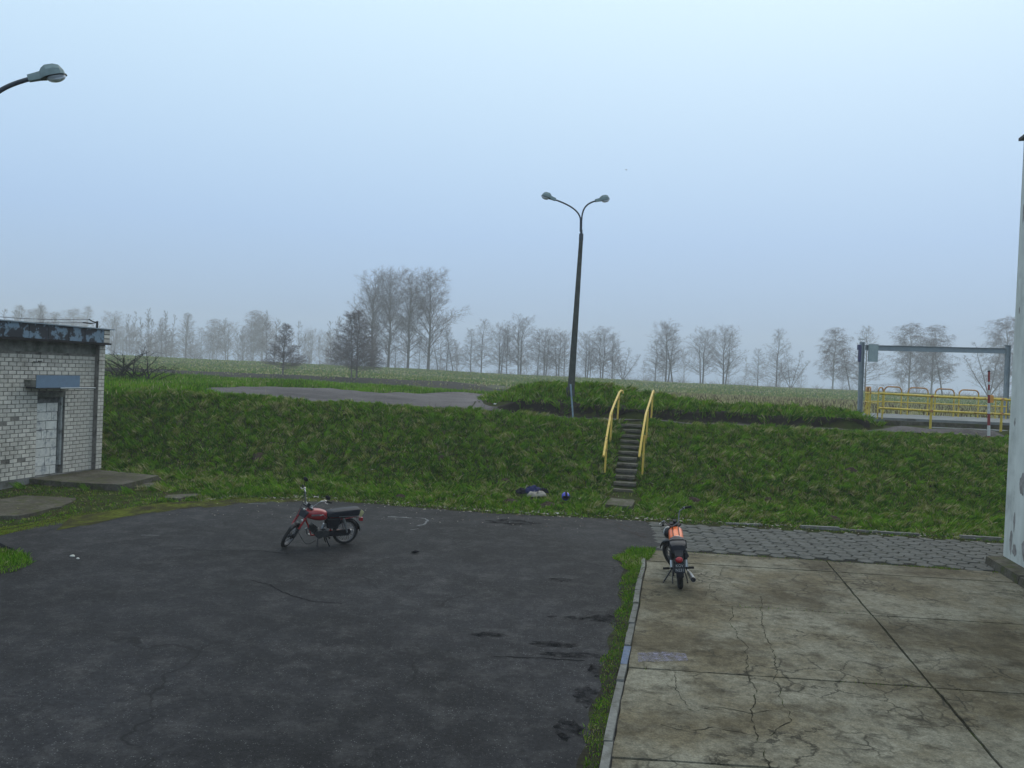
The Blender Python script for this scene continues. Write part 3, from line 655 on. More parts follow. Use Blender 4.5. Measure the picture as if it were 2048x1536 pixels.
for lab, rail, posts in (
    ('left yellow tubular handrail of the steps, hooked over at its top end', [(2.90, 25.3, 1.28), (3.06, 26.15, 1.74), (3.33, 27.5, 2.50), (3.62, 28.75, 2.86), (3.92, 30.0, 3.19), (3.99, 30.15, 3.24), (4.05, 30.22, 3.23), (4.08, 30.24, 3.15)],
     [((3.05, 26.1), 1.72), ((3.40, 27.9), 2.60), ((3.85, 29.75), 3.12)]),
    ('right yellow tubular handrail of the steps with bent lower end', [(4.01, 25.4, 1.29), (4.12, 25.75, 1.82), (4.50, 27.5, 2.53), (4.82, 28.75, 2.90), (5.13, 30.0, 3.25), (5.17, 30.12, 3.28), (5.20, 30.16, 3.2)],
     [((4.23, 26.05), 1.93), ((4.62, 27.95), 2.66), ((5.08, 29.85), 3.18)])):
    b0 = posts[0][0]; hr = empty('handrail', (b0[0], b0[1], tz(*b0)), label=lab, cat='handrail', group='handrails of the bank steps')
    o0 = Vector((b0[0], b0[1], tz(*b0)))
    mb = MB(); mb.tube([Vector(p)-o0 for p in rail], .038, 10); mb.build('rail', M['yellow'], hr)
    mb = MB(); e_ = Vector(rail[-1])-o0; mb.cyl(e_+Vector((0, 0, .015)), e_-Vector((0, 0, .02)), .03, .03, 8); mb.build('end_cap', M['rustpaint'], hr)
    for (x, y), zt in posts:
        mb = MB(); mb.cyl(Vector((x, y, tz(x, y)-.15))-o0, Vector((x+.03, y+.02, zt))-o0, .034, .034, 10); mb.build('post', M['yellow'], hr)

# ---------------------------------------------------------------- lamp posts
M['lampgrey'] = mat('grey_lamp_housing', (.19, .25, .255), .6, 0, .12, 12, spec=.4)
M['lampdark'] = mat('dark_lamp_pipe', (.035, .045, .06), .5, 0, .2, 12, spec=.4)
M['poleconc'] = mat('dark_concrete_pole', (.070, .072, .066), .95, 0, .25, 6, col2=(.11, .105, .09), thr=(.55, .7), scale2=3, bump=.4, bscale=50, spec=.15, world=True)
gl = bpy.data.materials.new('lamp_glass'); gl.use_nodes = True; _b = gl.node_tree.nodes['Principled BSDF']; _b.inputs['Base Color'].default_value = (.75, .80, .86, 1); _b.inputs['Roughness'].default_value = .25; _b.inputs['Transmission Weight'].default_value = .55; _b.inputs['IOR'].default_value = 1.2
def lamp_head(parent, p, dirx, tilt, rz=0., sc=1.):
    """housing along +x from the pipe end p, tilted up; narrow neck, hexagonal body, glass bowl below"""
    rot = Matrix.Translation(p) @ Matrix.Rotation(rz, 4, 'Z') @ Matrix.Rotation(0 if dirx > 0 else math.pi, 4, 'Z') @ Matrix.Rotation(-tilt, 4, 'Y') @ Matrix.Scale(sc, 4)
    def ring(x, w, zt, zb): return [(x, -w, zb), (x, -w*.98, zb+(zt-zb)*.55), (x, -w*.6, zt), (x, w*.6, zt), (x, w*.98, zb+(zt-zb)*.55), (x, w, zb)]
    mb = MB(rot); mb.loft([ring(-.02, .050, .075, -.045), ring(.20, .060, .095, -.05), ring(.24, .105, .135, -.04), ring(.32, .145, .175, -.04), ring(.46, .150, .17, -.04), ring(.55, .13, .135, -.04), ring(.60, .085, .05, -.04)])
    h = mb.build('lamp_head', M['lampgrey'], parent, 25)
    mb = MB(rot); mb.loft([[(.18, -.055, -.052), (.36, -.14, -.047), (.52, -.135, -.047), (.615, -.06, -.047), (.615, .06, -.047), (.52, .135, -.047), (.36, .14, -.047), (.18, .055, -.052)], [(.18, -.055, -.042), (.36, -.152, -.041), (.52, -.147, -.041), (.63, -.06, -.041), (.63, .06, -.041), (.52, .147, -.041), (.36, .152, -.041), (.18, .055, -.042)]])
    mb.build('lamp_rim', M['lampdark'], h, 0)
    v = []; f = []; nu, nv = 18, 6
    for i in range(nv+1):
        a = math.pi/2*i/nv
        for j in range(nu):
            b = 2*math.pi*j/nu; v.append((.44+.165*math.cos(a)*math.cos(b), .128*math.cos(a)*math.sin(b), -.054-.085*math.sin(a)))
    for i in range(nv):
        for j in range(nu): f.append((i*nu+j, i*nu+(j+1) % nu, (i+1)*nu+(j+1) % nu, (i+1)*nu+j))
    mb = MB(rot); mb.add(v, f); mb.build('lamp_bowl', gl, h, 60)
    return h
LB = Vector((2.26, 31.8, 2.72)); LP = empty('street_lamp', LB, label='leaning concrete lamp post with two curved arms on the grass mound', cat='street lamp')
lt = Vector((.16, 0, 6.24))
mb = MB(); mb.loft([[Vector((sx*.135, sy*.12, -.3)) for sx, sy in ((-1, -1), (1, -1), (1, 1), (-1, 1))], [lt+Vector((sx*.072, sy*.07, 0)) for sx, sy in ((-1, -1), (1, -1), (1, 1), (-1, 1))]]); mb.build('pole', M['poleconc'], LP, 0)
mb = MB(); mb.box((.0, 0, .1), (.33, .3, .86), jit=.015); mb.build('pole_base', M['poleconc'], LP, 0)
mb = MB(); mb.cyl(lt-Vector((0, 0, .05)), lt+Vector((0, 0, .22)), .085, .085, 12); mb.cyl(lt+Vector((0, 0, .22)), lt+Vector((0, 0, .37)), .05, .045, 12); mb.build('pole_collar', M['lampdark'], LP)
tp = lt+Vector((-.02, 0, .3))
for sgn, e_ in ((-1, Vector((-.90, 0, 7.72))), (1, Vector((.66, 0, 7.74)))):
    b0 = Vector((tp.x+sgn*.02, 0, 0)); pts = [Vector((b0.x, 0, tp.z)), Vector((b0.x-.01, 0, 6.95))]
    p1 = pts[-1]; c1 = p1+Vector((0, 0, .42)); c2 = e_-Vector((sgn*.42, 0, .12))
    for k in range(1, 13):
        t_ = k/12; pts.append(p1*(1-t_)**3+c1*3*t_*(1-t_)**2+c2*3*t_*t_*(1-t_)+e_*t_**3)
    mb = MB(); mb.tube(pts, .031, 10); mb.build('lamp_arm', M['lampdark'], LP)
    lamp_head(LP, e_, sgn, R(15), R(12 if sgn < 0 else 12), .90)
# near lamp whose head reaches into the frame at the top left
NL = empty('street_lamp', (-9.02, 13.8, 0), label='grey lamp head on a curved dark arm at the upper left, close by', cat='street lamp')
mb = MB(); mb.cyl((0, 0, -.3), (0, 0, 6.2), .13, .08, 10); mb.build('pole', M['poleconc'], NL)
mb = MB(); mb.cyl((0, 0, 6.1), (0, 0, 6.5), .09, .06, 10); mb.build('pole_collar', M['lampdark'], NL)
e_ = Vector((.66, .2, 8.33)); pts = [Vector((0, 0, 6.3)), Vector((0, 0, 7.5))]; p1 = pts[-1]; c1 = p1+Vector((.0, .0, .45)); c2 = e_-Vector((.36, .11, .17))
for k in range(1, 15):
    t_ = k/14; pts.append(p1*(1-t_)**3+c1*3*t_*(1-t_)**2+c2*3*t_*t_*(1-t_)+e_*t_**3)
mb = MB(); mb.tube(pts, .038, 10); mb.build('lamp_arm', M['lampdark'], NL)
lamp_head(NL, e_, 1, R(19), math.atan2(.2, .66), .92)

# grey stake leaning by the lamp post
mb = MB(); mb.loft([[(.0+sx*.028, sy*.02, -.15) for sx, sy in ((-1, -1), (1, -1), (1, 1), (-1, 1))], [(-.16+sx*.028, .1+sy*.02, 1.28) for sx, sy in ((-1, -1), (1, -1), (1, 1), (-1, 1))]])
o = mb.build('stake', mat('pale_blue_stake', (.20, .27, .33), .6, 0, .2, 10), None, 0, loc=(2.29, 29.9, tz(2.29, 29.9))); tag(o, 'thin pale blue stake leaning at the foot of the lamp post', 'stake')

# red and white pole
BP = empty('marker_pole', (17.24, 29.7, tz(17.24, 29.7)), (0, R(-2.6), 0), label='tall red and white banded pole beside the white building', cat='pole')
M['red'] = mat('faded_red_paint', (.24, .03, .035), .55, 0, .25, 15, spec=.3); M['wht'] = mat('dirty_white_paint', (.50, .50, .50), .6, 0, .2, 15, spec=.3)
zz = [0, .10, .48, .90, 1.28, 1.58, 1.75, 1.95, 2.05, 2.43]
for i in range(len(zz)-1):
    mb = MB(); r0 = .052-.008*zz[i]; mb.cyl((0, 0, zz[i]-(.1 if i == 0 else 0)), (0, 0, zz[i+1]), r0, r0-.002, 10); mb.build('painted_band', M['red'] if i % 2 == 0 else M['wht'], BP)
mb = MB(); mb.ell((0, 0, 2.43), (.05, .05, .03)); mb.build('pole_cap', M['black'], BP)

# sluice deck, railings, gantry
M['deck'] = mat('sluice_concrete', (.20, .21, .21), .9, 0, .2, 4, col2=(.10, .10, .095), thr=(.5, .65), scale2=2, bump=.3, bscale=30, spec=.2, world=True)
SL = empty('sluice_bridge', (19, 35.5, 2.3), label='low concrete sluice deck with stepped dark edge under the railings', cat='bridge')
def dk(c, d, m, name):
    mb = MB(); mb.box(Vector(c)-Vector((19, 35.5, 2.3)), d, jit=.01); return mb.build(name, m, SL, 0)
dk((20.5, 36.0, 2.47), (11.6, 5.4, .18), M['deck'], 'deck_slab'); dk((20.9, 33.15, 2.30), (11.6, .25, .30), M['oldconc'], 'deck_edge')
dk((21.2, 32.6, 2.16), (11, .5, .22), M['deck'], 'lower_ledge'); dk((20.9, 36, 2.0), (11.0, 5.6, .8), M['oldconc'], 'abutment')
def pipe_obj(parent, base, pts, r, name, m): 
    mb = MB(); mb.tube([Vector(p)-base for p in pts], r, 8); return mb.build(name, m, parent)
B = Vector((15.88, 31.2, 2.28))
NR = empty('railing', B, label='long yellow two-bar pipe railing nearest to the crest path', cat='railing', group='yellow railings of the sluice')
for z in (3.50, 2.95): pipe_obj(NR, B, [(13.9, 31.2, z+.03), (16, 31.2, z), (20.5, 31.2, z-.02)], .042, 'rail', M['yellow2'])
for x in (15.88, 18.55): pipe_obj(NR, B, [(x, 31.2, 2.0), (x, 31.2, 3.52)], .045, 'post', M['yellow2'])
for x in (15.88, 18.55):
    for z in (2.95, 3.5): pipe_obj(NR, B, [(x, 31.13, z), (x, 31.27, z)], .055, 'clamp', M['rustpaint'])
def hoop(parent, base, a, b, z0, z1, r=.033, rail=(.62,)):
    a, b = Vector(a), Vector(b); d = (b-a).normalized(); k = min(.2, (b-a).length*.4)
    pts = [(a.x, a.y, z0), (a.x, a.y, z1-k)]
    for i in range(1, 5):
        t = math.pi/2*i/4; q_ = a+d*k*(1-math.cos(t)); pts.append((q_.x, q_.y, z1-k+k*math.sin(t)))
    for i in range(0, 5):
        t = math.pi/2*(1-i/4); q_ = b-d*k*(1-math.cos(t)); pts.append((q_.x, q_.y, z1-k+k*math.sin(t)))
    pts += [(b.x, b.y, z0)]
    up_ = [p for p in pts if p[2] > z1-k-.01]
    pipe_obj(parent, base, [pts[0], pts[1]], r, 'post', M['yellow2']); pipe_obj(parent, base, [pts[-1], pts[-2]], r, 'post', M['yellow2'])
    pipe_obj(parent, base, up_, r, 'hoop', M['rustpaint'])
B = Vector((17.2, 38.0, 2.56)); FR = empty('railing', B, label='far yellow railing with four rounded hoops on the sluice deck', cat='railing', group='yellow railings of the sluice')
for a, b in ((17.15, 17.95), (18.25, 19.17), (19.5, 20.37), (20.6, 21.5)): hoop(FR, B, (a, 38, 0), (b, 38, 0), 2.5, 3.82)
for z in (3.13, 3.50): pipe_obj(FR, B, [(17.1, 38, z), (22.8, 38, z)], .028, 'rail', M['yellow2'])
for x in (22.3, 22.8): pipe_obj(FR, B, [(x, 38, 2.5), (x, 38, 3.5)], .03, 'post', M['yellow2'])
B = Vector((14.8, 33.4, 2.56)); SR = empty('railing', B, label='short yellow end railing with narrow hoops at the left end of the sluice deck', cat='railing', group='yellow railings of the sluice')
for (ax, ay), (bx, by) in (((14.66, 33.0), (14.96, 33.25)), ((14.95, 34.4), (15.2, 35.2)), ((16.05, 37.4), (16.4, 38.1)), ((15.7, 36.3), (15.98, 37.1))): hoop(SR, B, (ax, ay, 0), (bx, by, 0), 2.5, 3.76, .03)
for z in (3.12, 3.50): pipe_obj(SR, B, [(14.66, 33.0, z), (15.2, 35.2, z), (16.05, 37.5, z), (17.1, 38, z)], .026, 'rail', M['yellow2'])
M['gsteel'] = mat('grey_blue_steel', (.21, .25, .275), .55, 0, .12, 6, col2=(.15, .19, .23), thr=(.55, .7), scale2=2, spec=.4, world=True)
G = Vector((16.32, 38.6, 2.5)); GA = empty('gantry', G, label='grey steel portal gantry with box on its left post over the sluice', cat='gantry')
def ibeam(a, b, w, h, name, m, upv):
    a, b = Vector(a)-G, Vector(b)-G; d = (b-a).normalized(); u = Vector(upv); s_ = d.cross(u).normalized(); t = .016
    mb = MB()
    for c, (p, q_) in ((u*(h/2-t/2), (w, t)), (u*(-h/2+t/2), (w, t)), (Vector(), (t, h-2*t-.004))):
        mb.loft([[x+c+s_*sx*p/2+u*sy*q_/2 for sx, sy in ((-1, -1), (1, -1), (1, 1), (-1, 1))] for x in (a, b)])
    return mb.build(name, m, GA, 0)
ibeam((16.32, 38.6, 2.3), (16.28, 38.6, 5.86), .15, .19, 'gantry_post', M['gsteel'], (1, 0, 0))
ibeam((23.13, 38.6, 2.3), (23.10, 38.6, 5.98), .15, .19, 'gantry_post', M['gsteel'], (1, 0, 0))
ibeam((16.43, 38.6, 5.60), (22.98, 38.6, 5.72), .16, .25, 'gantry_beam', M['gsteel'], (0, 0, 1))
mb = MB(); mb.box(Vector((16.73, 38.42, 5.36))-G, (.42, .12, .82)); mb.build('control_box', mat('grey_green_box', (.25, .31, .32), .6, 0, .08, 6), GA, 0)
mb = MB(); mb.box(Vector((16.16, 38.55, 5.30))-G, (.09, .16, .75)); mb.box(Vector((16.12, 38.55, 5.60))-G, (.12, .18, .24)); mb.build('warning_light', mat('violet_blue_lens', (.04, .045, .12), .4, 0, .15, 10), GA, 0)
for x in (16.28, 23.10):
    mb = MB(); mb.box(Vector((x-.03, 38.6, 5.99))-G, (.26, .2, .02)); mb.build('post_cap', M['gsteel'], GA, 0)
mb = MB(); mb.box((0, 0, .14), (.17, .1, .28), jit=.01); o = mb.build('orange_box', mat('orange_paint_box', (.60, .26, .05), .6, 0, .15, 10), None, 0, loc=(18.1, 31.2, 3.36)); tag(o, 'small orange box hung on the railing behind the red and white pole', 'box')

# bird in the sky
mb = MB(); mb.ell((0, 0, 0), (.09, .03, .03)); mb.add([(.06, 0, .02), (-.06, 0, .02), (-.1, .30, .1), (.0, .33, .11)], [(0, 1, 2, 3)]); mb.add([(.06, 0, .02), (-.06, 0, .02), (-.1, -.30, .1), (.0, -.33, .11)], [(3, 2, 1, 0)]); mb.add([(-.13, .03, 0), (-.13, -.03, 0), (-.26, 0, .01)], [(0, 1, 2)])
mb.v = [tuple(c*.5 for c in p) for p in mb.v]
o = mb.build('bird', M['black'], None, 60, loc=(7.61, 60, 18.78)); o.rotation_euler = (.3, .1, .5); tag(o, 'tiny dark bird flying in the pale sky', 'bird')
# ---------------------------------------------------------------- motorcycles
M['tyre'] = mat('tyre_rubber', (.012, .012, .013), .85, 0, .25, 30, spec=.25)
M['chrome'] = mat('worn_chrome', (.40, .41, .43), .32, .9, .15, 20)
M['rim'] = mat('grey_rim', (.17, .17, .18), .45, .6, .2, 20)
M['engine'] = mat('oily_engine_alloy', (.030, .031, .033), .6, .4, .35, 14)
M['blackpaint'] = mat('black_enamel', (.007, .007, .011), .4, 0, .2, 12, spec=.3)
M['seat'] = mat('dark_vinyl', (.012, .014, .022), .55, 0, .2, 16, spec=.3, bump=.1)
M['redpaint'] = mat('red_enamel', (.27, .010, .014), .32, 0, .12, 8, spec=.5, coat=.4)
M['orangepaint'] = mat('orange_enamel', (.80, .13, .012), .35, 0, .08, 8, spec=.5, coat=.3)
M['redlens'] = mat('red_lens', (.30, .012, .02), .25, 0, .1, 10, spec=.5)
M['yplate'] = mat('yellowed_plate', (.34, .33, .16), .6, 0, .2, 20)
M['glass'] = mat('lamp_lens', (.45, .46, .42), .15, 0, .1, 10, spec=.6)
M['letter'] = mat('plate_letter', (.30, .30, .30), .6, 0, .1, 20)
M['inkletter'] = mat('plate_ink', (.03, .03, .025), .6, 0, .1, 20)
def arc(c, r, a0, a1, n): return [Vector((c[0]+r*math.cos(R(a0+(a1-a0)*i/n)), c[1], c[2]+r*math.sin(R(a0+(a1-a0)*i/n)))) for i in range(n+1)]
def fender(mb, c, r, a0, a1, w, n=16, th=.006, drop=.035):
    rings = []
    for i in range(n+1):
        a = R(a0+(a1-a0)*i/n); ring = []
        for k, (yy, dr) in enumerate(((-1, -drop), (-.92, -.006), (-.45, .010), (.45, .010), (.92, -.006), (1, -drop))):
            ring.append(Vector((c[0]+(r+dr)*math.cos(a), c[1]+yy*w/2, c[2]+(r+dr)*math.sin(a))))
        for k, (yy, dr) in enumerate(((.96, -drop), (.86, -.012), (.42, .004), (-.42, .004), (-.86, -.012), (-.96, -drop))):
            ring.append(Vector((c[0]+(r+dr)*math.cos(a), c[1]+yy*w/2, c[2]+(r+dr)*math.sin(a))))
        rings.append(ring)
    mb.loft(rings)
def wheel(parent, c, Rw, xf, tw=.036):
    mb = MB(xf); mb.tube(arc(c, Rw-tw, 0, 357, 44)[:-1], tw, 10, closed=True)
    # tread ribs
    w = mb.build('wheel', M['tyre'], parent, 60); 
    mb = MB(xf)
    for sgn in (-1, 1):
        mb.tube([p+Vector((0, sgn*.019, 0)) for p in arc(c, Rw-2*tw+.001, 0, 357, 40)[:-1]], .0085, 6, closed=True)
    mb.tube(arc(c, Rw-2*tw-.004, 0, 357, 40)[:-1], .013, 6, closed=True)
    mb.build('rim', M['rim'], w, 60)
    mb = MB(xf); mb.cyl((c[0], c[1]-.06, c[2]), (c[0], c[1]+.05, c[2]), .062, .066, 18); mb.cyl((c[0], c[1]-.09, c[2]), (c[0], c[1]+.09, c[2]), .022, .022, 10); mb.build('hub', M['engine'], w)
    mb = MB(xf)
    for i in range(32):
        a = 2*math.pi*i/32; sg = 1 if i % 2 else -1; a2 = a+sg*.45*(1 if (i//2) % 2 else -1)
        mb.tube([(c[0]+.06*math.cos(a2), c[1]+sg*.04, c[2]+.06*math.sin(a2)), (c[0]+(Rw-2*tw-.008)*math.cos(a), c[1]+sg*.004, c[2]+(Rw-2*tw-.008)*math.sin(a))], .0022, 3, cap=False)
    mb.build('spokes', M['chrome'], w, 0)
    return w
def text_obj(s, size, m, parent, loc, rot, name='plate_lettering'):
    cu = bpy.data.curves.new(name, 'FONT'); cu.body = s; cu.size = size; cu.align_x = 'CENTER'; cu.align_y = 'CENTER'; cu.extrude = .0012
    t = bpy.data.objects.new(name, cu); COL.objects.link(t)
    dg = bpy.context.evaluated_depsgraph_get(); me = bpy.data.meshes.new_from_object(t.evaluated_get(dg)); bpy.data.objects.remove(t)
    o = bpy.data.objects.new(name, me); COL.objects.link(o); me.materials.clear(); me.materials.append(m); o.parent = parent; o.location = loc; o.rotation_euler = rot
    return o
def motorcycle(name, label, loc, heading, lean, steer, kind):
    """x forward, y left, z up; rear wheel touches the ground at the origin"""
    root = empty(name, loc, (lean, 0, heading), label=label, cat='motorcycle', group='parked motorcycles')
    moped = kind == 'moped'
    paint = M['redpaint'] if moped else M['orangepaint']
    Rw = .282 if moped else .295; wb = 1.20 if moped else 1.25; tw = .034 if moped else .047
    fa = Vector((wb, 0, Rw)); ax = Vector((-.47, 0, .883)).normalized()
    st0 = fa+ax*.60-Vector((.045, 0, 0))
    S = Matrix.Translation(st0) @ Matrix.Rotation(steer, 4, ax) @ Matrix.Translation(-st0)
    I = Matrix.Identity(4)
    wheel(root, (0, 0, Rw), Rw, I, tw); wheel(root, fa, Rw, S, tw)
    # frame
    head = st0+ax*.02; bb = Vector((.50, 0, .30)); seatn = Vector((.30, 0, .60))
    mb = MB(); mb.tube([head, head*.45+seatn*.55+Vector((0, 0, .02)), seatn, Vector((.02, 0, .62))], [.03, .028, .024, .02], 8)
    mb.tube([head-ax*.14, Vector((.80, 0, .42)), Vector((.74, 0, .25)), bb-Vector((0, 0, .09)), Vector((.34, 0, .27)), seatn], .019, 8)
    for y in (-.085, .085): mb.tube([Vector((.34, y*.6, .30)), Vector((.14, y, Rw)), Vector((0, y, Rw))], .017, 8); mb.tube([seatn+Vector((-.02, y*.8, -.03)), Vector((.02, y, .60)), Vector((-.20, y*.8, .63))], .013, 8)
    mb.build('frame', paint if moped else M['blackpaint'], root)
    # fork
    fk = MB(S)
    for y in (-.085, .085): fk.tube([fa+Vector((0, y, 0)), fa+ax*.28+Vector((0, y, 0)), fa+ax*.56+Vector((0, y, 0))], [.020, .024, .026], 10)
    f_o = fk.build('front_fork', paint if moped else M['blackpaint'], root)
    mb = MB(S); 
    for y in (-.085, .085): mb.tube([fa+Vector((0, y, 0)), fa+ax*.20+Vector((0, y, 0))], .027, 10)
    mb.cyl(fa+Vector((0, -.11, 0)), fa+Vector((0, .11, 0)), .014, .014, 8); mb.build('fork_leg', M['engine'], f_o)
    mb = MB(S); mb.box(st0+ax*.06, (.09, .23, .03), Matrix.Rotation(R(-28), 3, 'Y')); mb.box(st0-ax*.10, (.08, .22, .03), Matrix.Rotation(R(-28), 3, 'Y')); mb.build('fork_clamp', M['blackpaint'], f_o)
    # fenders
    mb = MB(S)
    if moped: fender(mb, fa, Rw+.028, 60, 172, .088)
    else: fender(mb, fa, Rw+.035, 35, 185, .12)
    mb.build('front_fender', M['blackpaint'], root)
    mb = MB(); fender(mb, (0, 0, Rw), Rw+.045, 20, 178 if moped else 186, .115 if moped else .13, 20); rf = mb.build('rear_fender', M['blackpaint'], root)
    if moped:
        mb = MB(); mb.tube(arc((0, .05, Rw), Rw+.035, 60, 176, 14), .006, 5); mb.build('fender_trim', M['chrome'], rf)
    # tank
    tk = MB(); rings = []
    for x, w, zt, zb in (((.44, .07, .74, .60), (.48, .105, .775, .575), (.58, .125, .81, .565), (.72, .128, .825 if moped else .85, .585), (.84, .11 if moped else .125, .82 if moped else .885, .63), (.93, .075 if moped else .10, .795 if moped else .88, .66), (.96, .05, .77 if moped else .84, .68))):
        h = (zt-zb); ring = []
        for a in range(16):
            t = 2*math.pi*a/16; cx_, cz = math.cos(t), math.sin(t)
            ex_ = .72; ring.append(Vector((x, w*math.copysign(abs(cx_)**ex_, cx_), (zt+zb)/2+h/2*math.copysign(abs(cz)**ex_, cz))))
        rings.append(ring)
    tk.loft(rings); tank = tk.build('fuel_tank', paint, root, 60)
    mb = MB(); mb.cyl((.78, 0, .815), (.78, 0, .845), .032, .030, 14) if moped else mb.cyl((.88, 0, .87), (.88, 0, .905), .036, .034, 14); mb.build('filler_cap', M['chrome'] if moped else M['blackpaint'], tank)
    if moped:
        for y in (-.128, .128):
            mb = MB(); mb.box((.70, y, .715), (.20, .008, .035)); mb.build('tank_badge', M['chrome'], tank, 0)
        mb = MB(); mb.tube([(.50, .118, .66), (.56, .128, .72), (.62, .132, .70)], .008, 5); mb.build('tank_stripe', M['chrome'], tank)
    else:
        for y in (-.052, .052):
            mb = MB(); pts = [Vector((x, y, z)) for x, z in ((.47, .772), (.58, .81), (.72, .85), (.84, .886), (.92, .884))]
            mb.tube(pts, .0075, 6); mb.build('tank_stripe', M['blackpaint'], tank)
        mb = MB(); mb.tube([(.475, -.09, .74), (.455, -.05, .782), (.45, 0, .79), (.455, .05, .782), (.475, .09, .74)], .009, 6); mb.build('tank_trim', M['chrome'], tank)
    # seat
    sm_ = MB(); rings = []
    prof = ((.46, .085, .73, .655), (.42, .11, .765, .645), (.30, .125, .775, .64), (.10, .13, .79, .645), (-.10, .13, .805, .65), (-.22, .125, .81, .66), (-.255, .11, .80, .68)) if moped else ((.45, .08, .765, .66), (.41, .115, .785, .64), (.28, .135, .775, .62), (.10, .140, .79, .62), (-.06, .14, .795, .62), (-.18, .13, .785, .63), (-.22, .11, .76, .64))
    for x, w, zt, zb in prof: rings.append([Vector((x, -w*.86, zb)), Vector((x, -w, zb+(zt-zb)*.5)), Vector((x, -w*.94, zt-.014)), Vector((x, -w*.6, zt)), Vector((x, w*.6, zt)), Vector((x, w*.94, zt-.014)), Vector((x, w, zb+(zt-zb)*.5)), Vector((x, w*.86, zb))])
    sm_.loft(rings); seat = sm_.build('seat', M['seat'], root, 50)
    if not moped:
        mb = MB(); mb.tube([(.06, -.145, .66), (.06, -.14, .785), (.06, -.09, .802), (.06, .09, .802), (.06, .14, .785), (.06, .145, .66)], .010, 6); mb.build('seat_strap', M['blackpaint'], seat)
    else:
        mb = MB(); mb.box((-.02, .128, .655), (.45, .006, .014)); mb.build('seat_trim', M['chrome'], seat, 0)
    # side covers / tool box
    for y in (-.105, .105):
        mb = MB(); s_ = 1 if y > 0 else -1
        mb.loft([[(x, y-s_*.02, z) for x, z in ((.14, .62), (.46, .62), (.44, .40), (.20, .38))], [(x, y+s_*.022, z) for x, z in ((.17, .60), (.44, .605), (.42, .42), (.215, .41))]] if s_ > 0 else [[(x, y+s_*.022, z) for x, z in ((.17, .60), (.44, .605), (.42, .42), (.215, .41))], [(x, y-s_*.02, z) for x, z in ((.14, .62), (.46, .62), (.44, .40), (.20, .38))]])
        mb.build('side_cover', M['blackpaint'], root, 0)
    # engine: crankcase, cylinder with fins, carburettor
    mb = MB(); mb.ell((.53, 0, .285), (.16, .105, .095), 16, 10); mb.cyl((.59, -.12, .285), (.59, .13, .285), .085, .085, 18); mb.cyl((.46, -.11, .29), (.46, .125, .29), .07, .07, 16); eng = mb.build('engine', M['engine'], root)
    d = Vector((.55, 0, .835)) if not moped else Vector((.80, 0, .60)); d.normalize(); c0 = Vector((.63, 0, .34))
    mb = MB(); mb.cyl(c0, c0+d*.19, .05, .05, 12)
    for k in range(7): mb.box(c0+d*(.055+.02*k), (.15, .15, .007), d.to_track_quat('Z', 'Y').to_matrix())
    mb.cyl(c0+d*.19, c0+d*.22, .035, .02, 8); mb.build('cylinder', M['engine'], eng, 40)
    mb = MB(); mb.cyl((.52, 0, .37), (.48, 0, .45), .03, .035, 10); mb.box((.47, .02, .46), (.07, .07, .06)); mb.build('carburettor', M['chrome'], eng)
    # exhaust on the right side
    ex_ = [c0+d*.12+Vector((.05, -.05, -.02)), Vector((.83, -.10, .36)), Vector((.78, -.13, .22)), Vector((.60, -.155, .17)), Vector((.36, -.165, .18))]
    mb = MB(); mb.tube(ex_, .018, 10); eh = mb.build('exhaust_pipe', M['chrome'], root)
    mu = [Vector((.38, -.165, .18)), Vector((.30, -.17, .185)), Vector((-.05, -.195, .20)), Vector((-.30 if not moped else -.2, -.21, .215))]
    mb = MB(); mb.tube(mu, [.02, .038, .044, .042], 14); mb.build('muffler', M['chrome'], eh)
    e1 = mu[-1]; dd = (mu[-1]-mu[-2]).normalized(); mb = MB(); mb.cyl(e1+dd*.001, e1+dd*.03, .043, .034, 14); mb.build('muffler_tip', M['blackpaint'], eh)
    # chain case on the left
    mb = MB(); mb.loft([[(x, .088, z) for x, z in ((-.10, .30), (-.07, .37), (.46, .335), (.50, .28), (.46, .225), (-.05, .215))], [(x, .112, z) for x, z in ((-.09, .30), (-.065, .36), (.46, .325), (.49, .28), (.46, .235), (-.045, .225))]][::-1]); mb.build('chain_case', M['blackpaint'], root, 0)
    # shocks
    for y in (-.125, .125):
        a, b = Vector((-.0, y, Rw+.02)), Vector((.10, y*.95, .61)); mb = MB(); mb.tube([a, a.lerp(b, .45)], .018, 8); mb.tube([a.lerp(b, .4), b], .028, 10); mb.build('shock_absorber', M['chrome'] if moped else M['blackpaint'], root)
        if not moped:
            mb = MB(); mb.tube([a+Vector((0, 0, .04)), a.lerp(b, .5)], .029, 10); mb.build('shock_sleeve', M['chrome'], root)
    # foot rests, kick stand
    mb = MB(); mb.cyl((.42, -.24, .25), (.42, .24, .25), .012, .012, 8); pg = mb.build('footrest_bar', M['blackpaint'], root)
    for y in (-.21, .21): mb = MB(); mb.cyl((.42, y-.055, .25), (.42, y+.055, .25), .02, .02, 10); mb.build('footrest_rubber', M['tyre'], pg)
    lz = math.sin(abs(lean)); 
    if moped:
        mb = MB()
        for y in (-.12, .12):
            mb.tube([(.45, y*.7, .22), (.40, y, .10), (.36, y*1.25, .012 if y < 0 else .012)], .014, 8)
        mb.cyl((.45, -.1, .22), (.45, .1, .22), .014, .014, 8); mb.build('centre_stand', M['blackpaint'], root)
        mb = MB(); mb.tube([(.62, .11, .2), (.63, .13, .10), (.64, .17, .03)], .012, 8); mb.build('gear_pedal', M['blackpaint'], root)
    else:
        mb = MB(); mb.tube([(.50, .10, .24), (.45, .19, .12), (.41, .265, .028), (.37, .275, .02)], .013, 8); mb.build('side_stand', M['blackpaint'], root)
